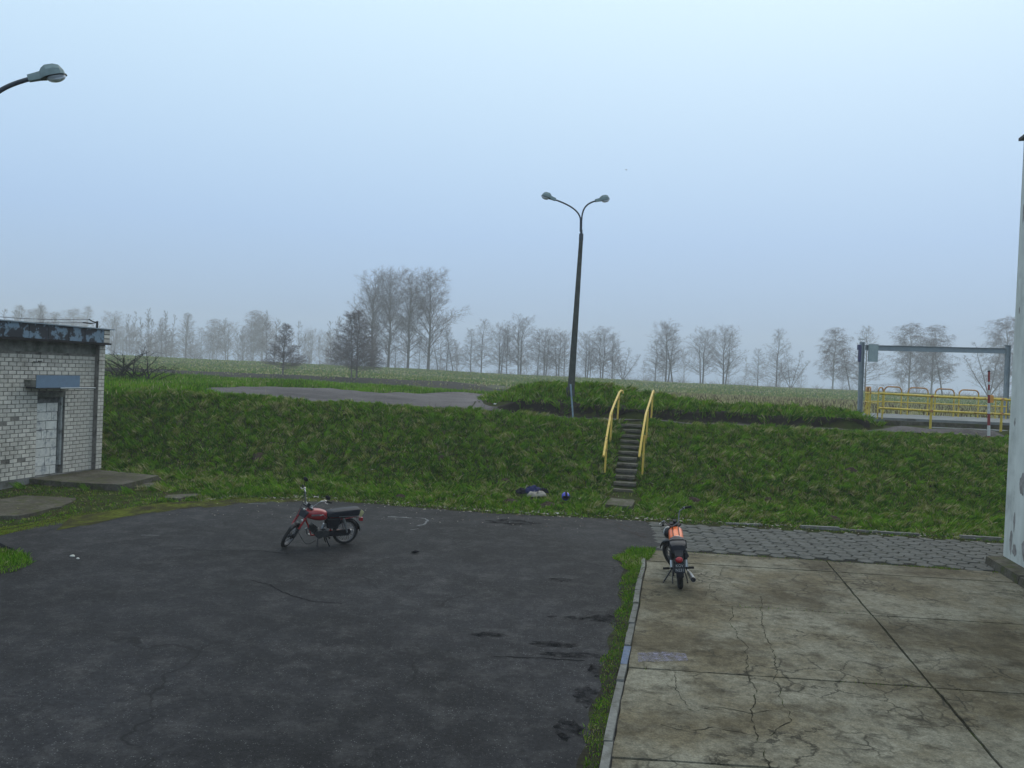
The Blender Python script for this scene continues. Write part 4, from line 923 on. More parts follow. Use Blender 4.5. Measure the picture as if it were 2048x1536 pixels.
        mb = MB(); mb.tube([(.36, -.10, .22), (.18, -.13, .10), (.10, -.13, .07)], .012, 8); mb.tube([(.36, .10, .22), (.16, .12, .10), (.10, .12, .07)], .012, 8); mb.build('centre_stand', M['blackpaint'], root)
    # handlebar, grips, levers
    hb0 = st0+ax*.10; wH = .36; zr = .22 if moped else .17
    side = []
    for y in (1, -1):
        side.append([hb0+Vector((0, y*.04, 0)), hb0+Vector((-.01, y*.10, .02)), hb0+Vector((.0, y*.15, zr*.55)), hb0+Vector((-.02, y*.20, zr)), hb0+Vector((-.08, y*.27, zr+.02)), hb0+Vector((-.16, y*wH, zr))])
    mb = MB(S); mb.tube(side[0][::-1]+side[1], .0125, 8); hb = mb.build('handlebar', M['chrome'] if moped else M['rim'], root)
    for s_ in side:
        a, b = s_[-2], s_[-1]; mb = MB(S); mb.cyl(a.lerp(b, -.25 if not moped else .1), a.lerp(b, 1.1), .020, .020, 10); mb.build('grip', M['tyre'], hb)
        mb = MB(S); mb.tube([a+Vector((.01, 0, .0)), a+Vector((.06, (b-a).y*.25, -.005)), a+Vector((.03, (b-a).y*.85, -.01))], .006, 6); mb.box(a, (.035, .035, .035)); mb.build('brake_lever', M['chrome'], hb)
    # mirrors
    if moped:
        for s_, mz in ((side[0], .10), (side[1], .20)):
            a = s_[-2]; top_ = a+Vector((.04, (s_[-1]-a).y*.35, mz)); mb = MB(S); mb.tube([a, a.lerp(top_, .6)+Vector((.02, 0, 0)), top_], .0055, 6); ms = mb.build('mirror_stem', M['blackpaint'], hb)
            mb = MB(S); mb.ell(top_+Vector((0, 0, .03)), (.016, .062, .047), 14, 8); mb.build('mirror', M['blackpaint'], hb)
    # headlight, instruments
    if moped:
        mb = MB(S); mb.loft([[(st0+ax*z_+Vector((.075, y_, 0))) for y_, z_ in ((-.10, .02), (.10, .02), (.085, -.13), (-.085, -.13))], [(st0+ax*z_+Vector((.12, y_, 0))) for y_, z_ in ((-.085, .0), (.085, .0), (.06, -.11), (-.06, -.11))]]); h_o = mb.build('lamp_bracket', M['seat'], root, 0)
        for y_, z_ in ((-.02, .045), (.07, -.17)): mb = MB(S); mb.ell(st0+ax*z_+Vector((.115, y_, 0)), (.022, .026, .026), 12, 8); mb.build('bulb', M['glass'], h_o)
    else:
        hl = fa+ax*.50+Vector((.10, 0, .02)); mb = MB(S)
        mb.loft([[hl+Vector((x, r_*math.cos(2*math.pi*k/18), r_*math.sin(2*math.pi*k/18))) for k in range(18)] for x, r_ in ((-.13, .02), (-.11, .065), (-.04, .098), (.03, .105), (.045, .102))]); h_o = mb.build('headlight', paint if moped else M['blackpaint'], root, 50)
        mb = MB(S); mb.ell(hl+Vector((.045, 0, 0)), (.018, .099, .099), 18, 8); mb.build('headlight_lens', M['glass'], h_o)
        mb = MB(S); mb.tube([hl+Vector((.045, 0.102*math.cos(2*math.pi*k/20), .102*math.sin(2*math.pi*k/20))) for k in range(20)], .008, 6, closed=True); mb.build('headlight_ring', M['chrome'], h_o)
    for y in ((-.05, .05) if not moped else (.0,)):
        c = st0+ax*.13+Vector((.05, y, 0)); mb = MB(S); mb.cyl(c-ax*.03, c+ax*.035, .036, .04, 14); g_ = mb.build('instrument', M['blackpaint'], hb)
        mb = MB(S); mb.cyl(c+ax*.036, c+ax*.040, .037, .037, 14); mb.build('instrument_face', M['seat'], hb)
    # cables
    mb = MB(S if False else None)
    pts = [S @ side[1][-2], S @ (hb0+Vector((.16, -.1, .06))), S @ (fa+ax*.5+Vector((.15, -.06, -.1))), S @ (fa+ax*.26+Vector((.1, .05, 0))), Vector((.92, .12, .16)), Vector((.80, .12, .10)), Vector((.66, .11, .17))] if moped else [S @ side[1][-2], S @ (hb0+Vector((.14, -.08, .05))), Vector((.88, -.05, .62)), Vector((.6, -.05, .42))]
    sm2 = []
    for i in range(len(pts)-1):
        p0, p1, p2, p3 = pts[max(i-1, 0)], pts[i], pts[i+1], pts[min(i+2, len(pts)-1)]
        for k in range(6):
            t = k/6; sm2.append(.5*((2*p1)+(p2-p0)*t+(2*p0-5*p1+4*p2-p3)*t*t+(3*p1-p0-3*p2+p3)*t**3))
    mb.tube(sm2+[pts[-1]], .0055, 5); mb.build('cable', M['blackpaint'], root)
    # tail lamp and plate
    if moped:
        mb = MB(); mb.box((-.325, 0, .545), (.07, .09, .07)); mb.build('tail_light', M['redlens'], root, 0)
        rot = Matrix.Rotation(R(-28), 3, 'Y'); mb = MB(); mb.box((-.325, 0, .665), (.008, .17, .13), rot); mb.build('number_plate', M['yplate'], root, 0)
        o = text_obj('OM\n271', .05, M['inkletter'], root, (-.331, 0, .665), (R(90), 0, R(-90)))
        o.rotation_euler = Matrix(((0, -math.sin(R(28)), -math.cos(R(28))), (-1, 0, 0), (0, math.cos(R(28)), -math.sin(R(28))))).to_euler()
        mb = MB(); mb.tube([(-.20, .06, .60), (-.27, .05, .58), (-.32, .04, .60)], .008, 6); mb.build('plate_bracket', M['blackpaint'], root)
    else:
        mb = MB(); mb.ell((-.325, 0, .545), (.05, .062, .05), 16, 10); mb.build('tail_light', M['redlens'], root)
        mb = MB(); mb.loft([[(-.22, -.07, .68), (-.22, .07, .68), (-.22, .07, .50), (-.22, -.07, .50)], [(-.31, -.062, .60), (-.31, .062, .60), (-.33, .062, .49), (-.33, -.062, .49)]]); mb.build('tail_bracket', M['blackpaint'], root, 0)
        mb = MB(); mb.box((-.335, 0, .415), (.006, .165, .155), Matrix.Rotation(R(12), 3, 'Y')); mb.build('number_plate', M['blackpaint'], root, 0)
        m3 = Matrix(((0, math.sin(R(12)), -math.cos(R(12))), (-1, 0, 0), (0, math.cos(R(12)), math.sin(R(12))))).to_euler()
        for s_, z in (('KOV', .452), ('N231', .382)): text_obj(s_, .062, M['letter'], root, (-.3405-(z-.415)*-.2126*0-(.415-z)*.2126*-1*0-(z-.415)*-.2126, 0, z), m3)
    root.scale = (.97, .97, .97) if moped else (1.05, 1.05, 1.07)
    return root
motorcycle('motorcycle', 'red moped with long dark seat parked on the asphalt, front wheel turned', (-3.36, 17.17, 0), math.atan2(-.60, -1.05), R(-8), R(50), 'moped')
motorcycle('motorcycle', 'orange motorcycle seen from behind, parked at the corner of the concrete apron', (3.14, 14.6, .01), R(90-9), R(-6), R(44), 'bike')

# helmet on the grass
M['charcoal'] = mat('charcoal_cloth', (.012, .012, .018), .9, 0, .3, 20, spec=.15, bump=.3)
M['blue'] = mat('blue_gloss', (.012, .014, .36), .18, 0, .1, 6, spec=.6, coat=.6)
hx, hy = 1.64, 23.2
HE = empty('helmet', (hx, hy, tz(hx, hy)+.08), (R(-12), 0, R(185)), label='glossy blue helmet with dark middle stripe lying on the grass', cat='helmet')
v = []; f = []; nu, nv = 28, 16
for i in range(nv+1):
    th_ = math.pi*(i/nv)*.86
    for j in range(nu):
        ph = 2*math.pi*j/nu; v.append((.118*math.sin(th_)*math.cos(ph), .135*math.sin(th_)*math.sin(ph), .125+.125*math.cos(th_)))
for i in range(nv):
    for j in range(nu):
        a = 2*math.pi*(j+.5)/nu; th_ = math.pi*((i+.5)/nv)*.86
        if abs(((a-math.pi/2)+math.pi) % (2*math.pi)-math.pi) < .95 and 1.25 < th_ < 2.0: continue
        f.append((i*nu+j, (i+1)*nu+j, (i+1)*nu+(j+1) % nu, i*nu+(j+1) % nu))
mb = MB(); mb.add(v, f); mb.build('shell', M['blue'], HE, 60)
mb = MB(); mb.ell((0, 0, .125), (.108, .125, .113), 18, 10); mb.build('lining', M['blackpaint'], HE)
rings = []
for i in range(15):
    a = R(-100+250*i/14); c, s2 = math.sin(a), math.cos(a)
    rings.append([(-.030, -.134*c, .125+.124*s2), (.030, -.134*c, .125+.124*s2), (.027, -.141*c, .125+.131*s2), (-.027, -.141*c, .125+.131*s2)])
mb = MB(); mb.loft(rings); mb.build('stripe', M['charcoal'], HE)

# jacket thrown on the grass: crumpled cloth sheets
M['navy'] = mat('navy_cloth', (.018, .022, .075), .9, 0, .3, 20, spec=.15, bump=.3); M['beige'] = mat('beige_cloth', (.34, .30, .26), .9, 0, .2, 20, spec=.15, bump=.3)
jx, jy = .74, 24.0
JA = empty('jacket', (jx, jy, tz(jx, jy)+.10), (R(16), 0, R(-4)), label='crumpled navy and beige jacket lying on the grass left of the helmet', cat='jacket')
def crumple(name, cx, cy, w, d, h, m, seed, rot=0.):
    rg = random.Random(seed); nu, nv = 22, 14; ph = [rg.uniform(0, 6) for _ in range(6)]
    v = []; f = []
    def top(u_, w_): 
        e = max(0, 1-abs(2*u_-1)**3)*max(0, 1-abs(2*w_-1)**3)
        return h*e**.5*(.72+.18*math.sin(u_*9+ph[0]+3*w_)+.14*math.sin(w_*11+ph[1]-4*u_)+.12*math.sin(u_*19+w_*7+ph[2]))
    for lay in (1, 0):
        for i in range(nu+1):
            for j in range(nv+1):
                u_, w_ = i/nu, j/nv
                x = cx+(u_-.5)*w*(1+.12*math.sin(w_*5+ph[3])); y = cy+(w_-.5)*d*(1+.16*math.sin(u_*6+ph[4]))
                v.append((x*math.cos(rot)-y*math.sin(rot), x*math.sin(rot)+y*math.cos(rot), top(u_, w_) if lay else -.02))
    n1 = (nu+1)*(nv+1)
    for i in range(nu):
        for j in range(nv):
            a = i*(nv+1)+j; f.append((a, a+nv+1, a+nv+2, a+1)); f.append((n1+a, n1+a+1, n1+a+nv+2, n1+a+nv+1))
    for i in range(nu):
        for j, s_ in ((0, 1), (nv, -1)):
            a = i*(nv+1)+j; q_ = (a, n1+a, n1+a+nv+1, a+nv+1); f.append(q_ if s_ > 0 else q_[::-1])
    for j in range(nv):
        for i, s_ in ((0, -1), (nu, 1)):
            a = i*(nv+1)+j; q_ = (a, n1+a, n1+a+1, a+1); f.append(q_ if s_ > 0 else q_[::-1])
    mb = MB(); mb.add(v, f); return mb.build(name, m, JA, 70)
crumple('jacket_body', .0, .12, .50, .42, .20, M['navy'], 1); crumple('lining', .10, -.14, .56, .24, .14, M['beige'], 2, .16)
crumple('sleeve', -.36, .05, .34, .22, .15, M['charcoal'], 3, .1); crumple('sleeve', .36, .06, .28, .20, .14, M['charcoal'], 4, .2)
JA.scale = (.92, .95, .85)
mb = MB(); mb.tube([(-.24, -.02, .16), (-.2, .12, .21), (-.17, .28, .12)], .008, 5); mb.build('piping', M['beige'], JA)
mb = MB(); mb.tube([(.16, -.22, .10), (.17, -.1, .17), (.18, 0, .15)], .012, 5); mb.build('strap', M['charcoal'], JA)

# loose small things on the yard
M['palestone'] = mat('pale_stone', (.50, .50, .46), .9, 0, .2, 20)
def stone(x, y, s, lab, m, name='stone', cat='stone'):
    mb = MB(); mb.ell((0, 0, s*.3), (s, s*.75, s*.5), 8, 6, Matrix.Rotation(random.uniform(0, 3), 3, 'Z'))
    mb.v = [tuple(c*random.uniform(.85, 1.12) for c in p) for p in mb.v]
    o = mb.build(name, m, None, 60, loc=(x, y, max(0, tz(x, y) if y > float(toe(x)) else 0))); tag(o, lab, cat); return o
stone(1.36, 21.85, .055, 'white stone at the asphalt edge below the blue helmet', M['palestone'])
stone(-.62, 32.0, .07, 'pale stone at the left foot of the grass mound', M['palestone'])
stone(-7.93, 15.1, .05, 'larger of two pale pebbles on the asphalt by the left grass tuft', M['palestone'], 'pebble', 'pebble'); stone(-7.75, 14.95, .035, 'smaller of two pale pebbles on the asphalt by the left grass tuft', M['palestone'], 'pebble', 'pebble')
mb = MB(); mb.add([(-.09, -.03, .02), (.0, -.05, .06), (.1, .0, .03), (.02, .05, .05), (-.06, .03, .015), (0, 0, 0)], [(0, 1, 3, 4), (1, 2, 3), (0, 4, 5), (0, 5, 1), (1, 5, 2), (2, 5, 3), (3, 5, 4)])
o = mb.build('scrap', M['charcoal'], None, 0, loc=(-1.81, 16.6, 0)); tag(o, 'small black scrap lying on the asphalt right of the red moped', 'scrap')
# chalk marks
mc = mat('white_chalk', (.15, .155, .16), .9, 0, .3, 30, spec=.1, world=True)
for pth, w in (([(-2.26, 20.55), (-2.02, 20.5), (-1.92, 20.2), (-1.97, 19.75), (-2.1, 19.5)], .05), ([(-2.95, 20.5), (-2.6, 20.55), (-2.35, 20.5)], .09), ([(-2.2, 18.95), (-2.0, 19.1)], .03), ([(-6.8, 21.6), (-6.3, 21.65)], .05), ([(-7.6, 17.2), (-7.25, 17.25)], .04)):
    tag(crack(pth, w, mc, .005, 'chalk_mark', None, .5), kind='structure')

# mole hills and bare earth on the bank
M['molehill'] = mat('molehill_earth', (.050, .036, .027), 1, 0, .4, 14, col2=(.03, .02, .015), thr=(.5, .6), scale2=5, bump=1, bscale=25, spec=.1, world=True)
for x, y, s, lab in ((-7.97, 26.15, .22, 'dark molehill highest on the bank above the red moped'), (-2.13, 26.45, .20, 'molehill half way up the bank left of the jacket'), (-3.03, 23.31, .16, 'molehill at the foot of the bank right of the red moped'), (-.09, 25.31, .2, 'molehill on the bank just above and left of the jacket'), (.08, 23.1, .26, 'wide brown molehill below the jacket, left one of two'), (1.13, 22.8, .26, 'wide brown molehill between jacket and helmet, right one of two'), (5.45, 24.1, .24, 'molehill right of the steps, behind the orange motorcycle'), (7.71, 24.3, .2, 'molehill low on the right bank beyond the hexagon pavement'), (8.84, 22.3, .26, 'dark molehill at the kerb beside the hexagon pavement'), (10.9, 26.2, .2, 'molehill high on the right bank near the white building'), (5.4, 22.6, .22, 'dark molehill close behind the orange motorcycle handlebar')):
    v = [(0, 0, s*.36)]; n_ = 16; f = []
    for k, rr, zf in ((1, .35, .30), (2, .7, .14), (3, 1.05, -.15)):
        for j in range(n_): a = 2*math.pi*j/n_; q_ = random.uniform(.82, 1.18); v.append((s*rr*q_*math.cos(a), s*rr*q_*math.sin(a)*.9, s*zf*random.uniform(.7, 1.3)))
    for j in range(n_): f.append((0, 1+j, 1+(j+1) % n_))
    for k in range(2):
        for j in range(n_): a = 1+k*n_; f.append((a+j, a+n_+j, a+n_+(j+1) % n_, a+(j+1) % n_))
    gzx = (tz(x+.1, y)-tz(x-.1, y))/.2; gzy = (tz(x, y+.1)-tz(x, y-.1))/.2
    v = [(p[0], p[1], p[2]+gzx*p[0]+gzy*p[1]) for p in v]
    mb = MB(); mb.add(v, f); o = mb.build('molehill', M['molehill'], None, 60, loc=(x, y, tz(x, y)+.03)); tag(o, lab, 'molehill', 'molehills on the grass bank')
TREES = [
 ('poplar', -38.76, 226, 28.3, 13.7, 'tall bare poplar, leftmost and widest of the four tallest trees'),
 ('poplar', -34.56, 229, 29.43, 9.16, 'slim tall bare poplar, second from the left of the four tallest trees'),
 ('poplar', -28.76, 226, 28.99, 10.96, 'tall bare poplar, third from the left of the four tallest trees'),
 ('poplar', -23.14, 226, 29.46, 13.7, 'tall bare poplar, rightmost of the four tallest trees'),
 ('ditch', -30.89, 111, 7.43, 5.72, 'small dark bare tree standing alone at the ditch between brush pile and twin-stemmed tree'),
 ('twin', -21.26, 110, 9.89, 7.47, 'dark twin-stemmed bare tree at the ditch in front of the tallest trees'),
 ('alder', -31.9, 224, 8.86, 6.11, 'low bare alder under the gap between the first two and last two tall poplars'),
 ('alder', -25.49, 225, 9.3, 6.82, 'low bare alder between the third and fourth of the tall poplars'),
 ('lean', -20.21, 224, 10.06, 5.16, 'thin leaning bare alder just right of the rightmost tall poplar'),
 ('alder', -18.06, 226, 12.47, 7.67, 'bare alder, second tree right of the rightmost tall poplar'),
 ('lean', -16.35, 227, 11.23, 6.05, 'bare alder with crooked stem, third tree right of the rightmost tall poplar'),
 ('alder', -11.43, 225, 12.47, 8.45, 'broad bare alder left of the pointed tallest alder left of the lamp post'),
 ('alder', -8.6, 226, 15.42, 7.53, 'pointed bare alder whose low side limbs fork near the ground, left of the lamp post'),
 ('wide', -3.67, 226, 15.17, 6.57, 'bare tree with narrow rounded crown between the pointed alder and the fan-crowned tree'),
 ('alder', -1.62, 227, 13.4, 4.95, 'slender bare tree just left of the big fan-crowned tree'),
 ('wide', 2.1, 226, 17.64, 11.51, 'big bare tree with double stem and wide fan crown left of the lamp post'),
 ('alder', 6.86, 225, 13.26, 6.82, 'bare alder just right of the big fan-crowned tree'),
 ('wide', 8.71, 227, 13.85, 6.05, 'thin bare tree, second right of the big fan-crowned tree'),
 ('wide', 12.6, 225, 13.91, 6.82, 'bare tree, second to the left of the lamp post'),
 ('alder', 14.28, 228, 12.51, 5.53, 'faint bare tree nearest to the lamp post on its left side'),
 ('wide', 19.97, 225, 13.79, 7.09, 'bare tree nearest to the lamp post on its right side'),
 ('alder', 21.38, 227, 9.32, 4.68, 'thin low bare tree, second to the right of the lamp post'),
 ('wide', 24.72, 226, 15.25, 8.77, 'rounded bare alder, third and tallest just right of the lamp post'),
 ('alder', 27.2, 225, 13.13, 5.45, 'narrow bare alder above the left handrail of the stairs'),
 ('low', 30.21, 225, 10.0, 9.0, 'low spreading bare tree with steeply leaning limbs behind the left handrail'),
 ('alder', 38.95, 225, 12.28, 7.91, 'shorter bare alder left of the tall domed tree beyond the right handrail'),
 ('wide', 42.19, 227, 18.01, 8.25, 'tall domed bare tree directly beyond the top of the right handrail'),
 ('lean', 43.73, 225, 17.16, 6.82, 'leaning bare stem close against the right side of the tall domed tree'),
 ('wide', 51.92, 225, 16.45, 10.91, 'wide bare tree, left one of the broad pair between handrails and gantry'),
 ('wide', 57.52, 225, 17.07, 11.45, 'wide double-stemmed bare tree, right one of the broad pair between handrails and gantry'),
 ('alder', 67.24, 226, 10.91, 5.48, 'small bare tree left of the pointed lone alder between broad pair and gantry'),
 ('alder', 71.99, 225, 16.8, 9.82, 'pointed lone bare alder between the broad pair and the gantry'),
 ('low', 75.95, 225, 10.9, 6.82, 'small forked bare tree right of the pointed lone alder'),
 ('birch', 87.4, 225, 17.79, 8.45, 'drooping bare birch nearest to the gantry on its left side'),
 ('lean', 92.18, 225, 12.51, 7.64, 'leaning bare tree between the drooping birch and the left gantry post'),
 ('alder', 96.7, 226, 18.82, 10.14, 'bare alder directly behind the left post of the gantry'),
 ('birch', 108.29, 225, 20.57, 9.82, 'pale bare birch seen through the left half of the gantry'),
 ('birch', 114.8, 226, 20.03, 9.59, 'bare birch with double stem seen through the middle of the gantry'),
 ('lean', 117.43, 225, 15.69, 6.27, 'thin leaning bare tree seen through the middle of the gantry right of the double birch'),
 ('low', 129.54, 224, 15.39, 11.4, 'low spreading bare tree seen behind the red and white pole'),
 ('birch', 135.09, 226, 23.63, 9.04, 'bare drooping birch partly hidden behind the tall white building'),
 ('birch', -122.36, 388, 26.51, 15.52, 'hazy bare birch with tall rounded crown, second left of the small dark ditch tree'),
 ('birch', -118.49, 390, 25.42, 11.82, 'hazy bare birch just left of the small dark ditch tree'),
 ('alder', -125.53, 384, 15.4, 10.24, 'low hazy bare tree at the foot of the rounded birch pair'),
 ('wide', -110.2, 451, 22.59, 18.04, 'very faint bare tree between the two dark ditch trees'),
 ('wide', -103.34, 457, 21.62, 12.19, 'very faint slender bare tree just left of the twin-stemmed ditch tree'),
 ('wide', -137.93, 399, 21.41, 12.57, 'hazy bare tree in the gap right of the dense hazy grove'),
 ('birch', -143.38, 394, 21.86, 13.85, 'hazy bare tree at the right edge of the dense hazy grove'),
 ('alder', -147.35, 390, 17.14, 10.4, 'low hazy tree in front of the right part of the dense hazy grove'),
 ('dense', -156.28, 394, 24.06, 15.76, 'pointed dense hazy tree, tallest in the grove above the brush pile'),
 ('dense', -161.55, 390, 14.53, 14.18, 'low dense hazy tree between the pointed and the round tree of the grove'),
 ('dense', -167.99, 394, 21.25, 12.42, 'rounded dense hazy tree in the grove above the brush pile'),
 ('dense', -171.96, 390, 13.27, 13.24, 'low dense hazy tree, left end of the grove above the brush pile'),
 ('wide', -182.22, 399, 17.6, 14.51, 'hazy bare tree with pale trunk right of the brick building'),
 ('wide', -190.64, 403, 16.94, 14.17, 'hazy bare tree just right of the brick building corner'),
 ('wide', -196.27, 403, 23.93, 18.56, 'large domed hazy tree rising behind the brick building corner'),
 ('spruce', -233.32, 451, 29.44, 9.29, 'thin pointed hazy tree rising above the roof end near the wire bracket'),
 ('birch', -235.1, 441, 26.98, 14.97, 'hazy tree above the roof, left of the thin pointed tree'),
 ('birch', -248.57, 445, 24.62, 16.18, 'hazy tree above the roof with low rounded crown, third group from the left'),
 ('spruce', -254.51, 445, 28.75, 16.18, 'hazy double-tipped tree above the roof, right one of the tall pair'),
 ('birch', -256.5, 441, 26.13, 13.36, 'hazy tree above the roof, left one of the tall pair'),
 ('spruce', -267.46, 445, 28.05, 15.1, 'hazy pointed tree above the roof near the left picture edge'),
 ('birch', -272.86, 445, 19.14, 10.79, 'low hazy tree above the roof at the left picture edge'),
]
HAZE = .0013
# ---------------------------------------------------------------- bare trees
M['bark'] = mat('grey_bark', (.115, .108, .105), .95, 0, .3, 3, spec=.1); M['twig'] = mat('twig_bark', (.150, .132, .135), .95, 0, .2, 3, spec=.1)
M['birchbark'] = mat('pale_birch_bark', (.30, .29, .28), .9, 0, .3, 6, col2=(.05, .05, .05), thr=(.55, .65), scale2=6, spec=.1); M['birchtwig'] = mat('birch_twig', (.165, .130, .135), .95, 0, .2, 3, spec=.1)
class TreeB:
    def __init__(s, seed, sp=.0052): s.sp = sp; s.r = random.Random(seed); s.tr = MB(); s.cr_v = []; s.cr_f = []
    def limb(s, pts, r0, r1, n=5, big=True):
        k = len(pts); rr = [r0+(r1-r0)*i/(k-1) for i in range(k)]
        if big: s.tr.tube(pts, rr, n, cap=False)
        else:
            o = len(s.cr_v); ref = Vector((.3, .5, .8)); vs_ = []
            for i, p in enumerate(pts):
                tg = (pts[min(i+1, k-1)]-pts[max(i-1, 0)]).normalized(); a = tg.cross(ref).normalized(); b = tg.cross(a)
                for j in range(3): t = 2.094*j; vs_.append(tuple(p+(a*math.cos(t)+b*math.sin(t))*rr[i]))
            s.cr_v += vs_
            for i in range(k-1):
                for j in range(3): a, b = o+i*3+j, o+i*3+(j+1) % 3; s.cr_f.append((a, b, b+3)); s.cr_f.append((a, b+3, a+3))
    def spike(s, p, d, L, r):
        o = len(s.cr_v); a = d.cross(Vector((.3, .5, .8))).normalized(); b = d.cross(a)
        for j in range(3): t = 2.094*j; s.cr_v.append(tuple(p+(a*math.cos(t)+b*math.sin(t))*r))
        s.cr_v.append(tuple(p+d*L)); s.cr_f += [(o, o+1, o+3), (o+1, o+2, o+3), (o+2, o, o+3)]
    def branch(s, p, d, L, r, lev, up_, droop, dens, tw):
        rg = s.r; nseg = 5 if lev == 1 else (3 if lev == 2 else 2); pts = [p]; dd = d.copy()
        for i in range(nseg):
            dd = (dd+Vector((rg.uniform(-.16, .16), rg.uniform(-.16, .16), rg.uniform(-.12, .12)+up_))).normalized()
            if droop and i >= nseg-2: dd = (dd+Vector((0, 0, -droop))).normalized()
            pts.append(pts[-1]+dd*L/nseg)
        s.limb(pts, r, r*.3, 5, lev == 1 and r > .016)
        if lev < 3:
            m_ = max(3, int(L*dens*(1.0 if lev == 1 else 1.2)))
            for k in range(m_):
                t = .18+.8*(k+rg.random())/m_; i = min(int(t*nseg), nseg-1); q_ = pts[i].lerp(pts[i+1], t*nseg-i); ax = (pts[i+1]-pts[i]).normalized()
                perp = ax.cross(Vector((rg.uniform(-1, 1), rg.uniform(-1, 1), rg.uniform(-1, 1)))).normalized()
                nd = (ax*.72+perp*.66+Vector((0, 0, .10))).normalized()
                s.branch(q_, nd, L*(.46 if lev == 1 else .5)*(1.05-.55*t)*rg.uniform(.7, 1.25), r*(.42 if lev == 1 else .5), lev+1, up_*.7, droop*1.3, dens*(1.5 if lev == 1 else 1), tw)
        if lev >= 2:
            m_ = int(tw*max(L, .25)*8)+2
            for k in range(m_):
                t = rg.random(); i = min(int(t*nseg), nseg-1); q_ = pts[i].lerp(pts[i+1], t*nseg-i); ax = (pts[i+1]-pts[i]).normalized()
                nd = (ax*.7+Vector((rg.uniform(-.8, .8), rg.uniform(-.8, .8), rg.uniform(-.5, .8)-droop*2.2))).normalized()
                s.spike(q_, nd, rg.uniform(.22, .5)*(1.6 if droop else 1), s.sp)
def make_tree(kind, seed):
    """normalised builder: real size about 9 m tall, 5 m wide; returns trunk and crown meshes"""
    T = TreeB(seed, .0085 if kind in ('ditch', 'twin') else .0052); rg = T.r; H = 9.0; pal = kind == 'birch'
    def stem(base, h, lean, r0, nb, lo, prof, ang, up_, droop, dens, tw):
        pts = []; dx = lean
        for i in range(9): t = i/8; pts.append(base+Vector((dx[0]*t*h+rg.uniform(-.05, .05)*i*.3, dx[1]*t*h+rg.uniform(-.05, .05)*i*.3, h*t)))
        T.limb(pts, r0, r0*.12, 7)
        for k in range(nb):
            t = lo+(.965-lo)*((k+rg.random())/nb)
            i = min(int(t*8), 7); q_ = pts[i].lerp(pts[i+1], t*8-i); az = k*2.4+rg.uniform(-.5, .5); a = ang(t)*rg.uniform(.85, 1.15)
            d = Vector((math.cos(az)*math.sin(a), math.sin(az)*math.sin(a), math.cos(a)))
            T.branch(q_, d, prof(t)*rg.uniform(.75, 1.2), max(.011, r0*.30*(1-t)+.007), 1, up_, droop, dens, tw)
    z0 = Vector((0, 0, 0))
    if kind == 'poplar': stem(z0, H, (0, 0), .105, 62, .13, lambda t: 2.7*(1.0-(2*t-.95)**2*.42)*min(1, .4+t*2), lambda t: R(50-37*t), .03, 0, 3.0, .9)
    elif kind == 'alder': stem(z0, H, (.01, 0), .085, 64, .09, lambda t: 2.6*(1.10-t)**.7*min(1, .6+t*2), lambda t: R(78-46*t), .03, 0, 2.6, .75)
    elif kind == 'wide': stem(z0, H*.94, (-.01, .01), .10, 48, .13, lambda t: 2.8*(1.0-(2*t-.95)**2*.5), lambda t: R(68-46*t), .05, 0, 2.6, .75); stem(Vector((.25, .05, 0)), H*.9, (.05, .02), .085, 26, .22, lambda t: 2.0*(1.1-t)**.6, lambda t: R(64-34*t), .075, 0, 2.6, .55)
    elif kind == 'lean': stem(z0, H, (-.14, .02), .095, 50, .2, lambda t: 2.0*(1.05-t)**.7, lambda t: R(74-34*t), .05, 0, 2.6, .55)
    elif kind == 'low':
        for lx, ly, hh in ((-.18, .02, .96), (.12, .05, .9), (.40, -.05, .72), (-.42, .0, .7)): stem(z0, H*hh, (lx, ly), .075, 24, .18, lambda t: 2.0*(1.05-t)**.7, lambda t: R(66-30*t), .05, 0, 2.5, .5)
    elif kind == 'twin':
        stem(Vector((-.1, 0, 0)), H*.97, (-.03, .01), .075, 74, .14, lambda t: 3.0*(1.06-t)**.8*min(1, .55+t*2), lambda t: R(80-46*t), .03, 0, 3.0, 1.1); stem(Vector((.3, .1, 0)), H, (.0, .01), .095, 84, .12, lambda t: 3.0*(1.06-t)**.8*min(1, .55+t*2), lambda t: R(80-46*t), .03, 0, 3.0, 1.1)
    elif kind == 'birch': stem(z0, H*.97, (.015, .01), .085, 58, .14, lambda t: 2.2*(1.0-(2*t-.8)**2*.45), lambda t: R(52-30*t), .02, .22, 3.2, 1.0)
    elif kind == 'dense': stem(z0, H, (0, 0), .13, 84, .06, lambda t: 2.2*(1.06-t)**.6, lambda t: R(72-36*t), .05, 0, 3.4, .9)
    elif kind == 'ditch': stem(z0, H, (.02, 0), .115, 92, .12, lambda t: 3.0*(1.06-t)**.8*min(1, .55+t*2), lambda t: R(80-46*t), .03, 0, 3.0, 1.2)
    elif kind == 'spruce': stem(z0, H, (0, 0), .12, 90, .08, lambda t: 2.1*(1.02-t)**.95+.1, lambda t: R(88-28*t), .0, .05, 3.2, .9)
    xs_ = [p[0] for p in T.cr_v]; w = np.percentile(np.abs(np.array(xs_)), 92)*2; h = max(p[2] for p in T.cr_v)
    sx, sz = 1/w, 1/h
    mt = T.tr.build('trunk', M['birchbark'] if pal else M['bark'], None, 60); me_t = mt.data; bpy.data.objects.remove(mt)
    a = np.array(T.cr_v); o = rawmesh('crown', a, np.array(T.cr_f), [M['birchtwig'] if pal else M['twig']]); me_c = o.data; bpy.data.objects.remove(o)
    return me_t, me_c, w, h
PROTO = {}
for k_, ns_ in (('poplar', 2), ('alder', 4), ('wide', 3), ('lean', 1), ('low', 2), ('twin', 1), ('birch', 2), ('dense', 1), ('spruce', 1), ('ditch', 1)):
    PROTO[k_] = [make_tree(k_, 11+i*7+len(k_)) for i in range(ns_)]
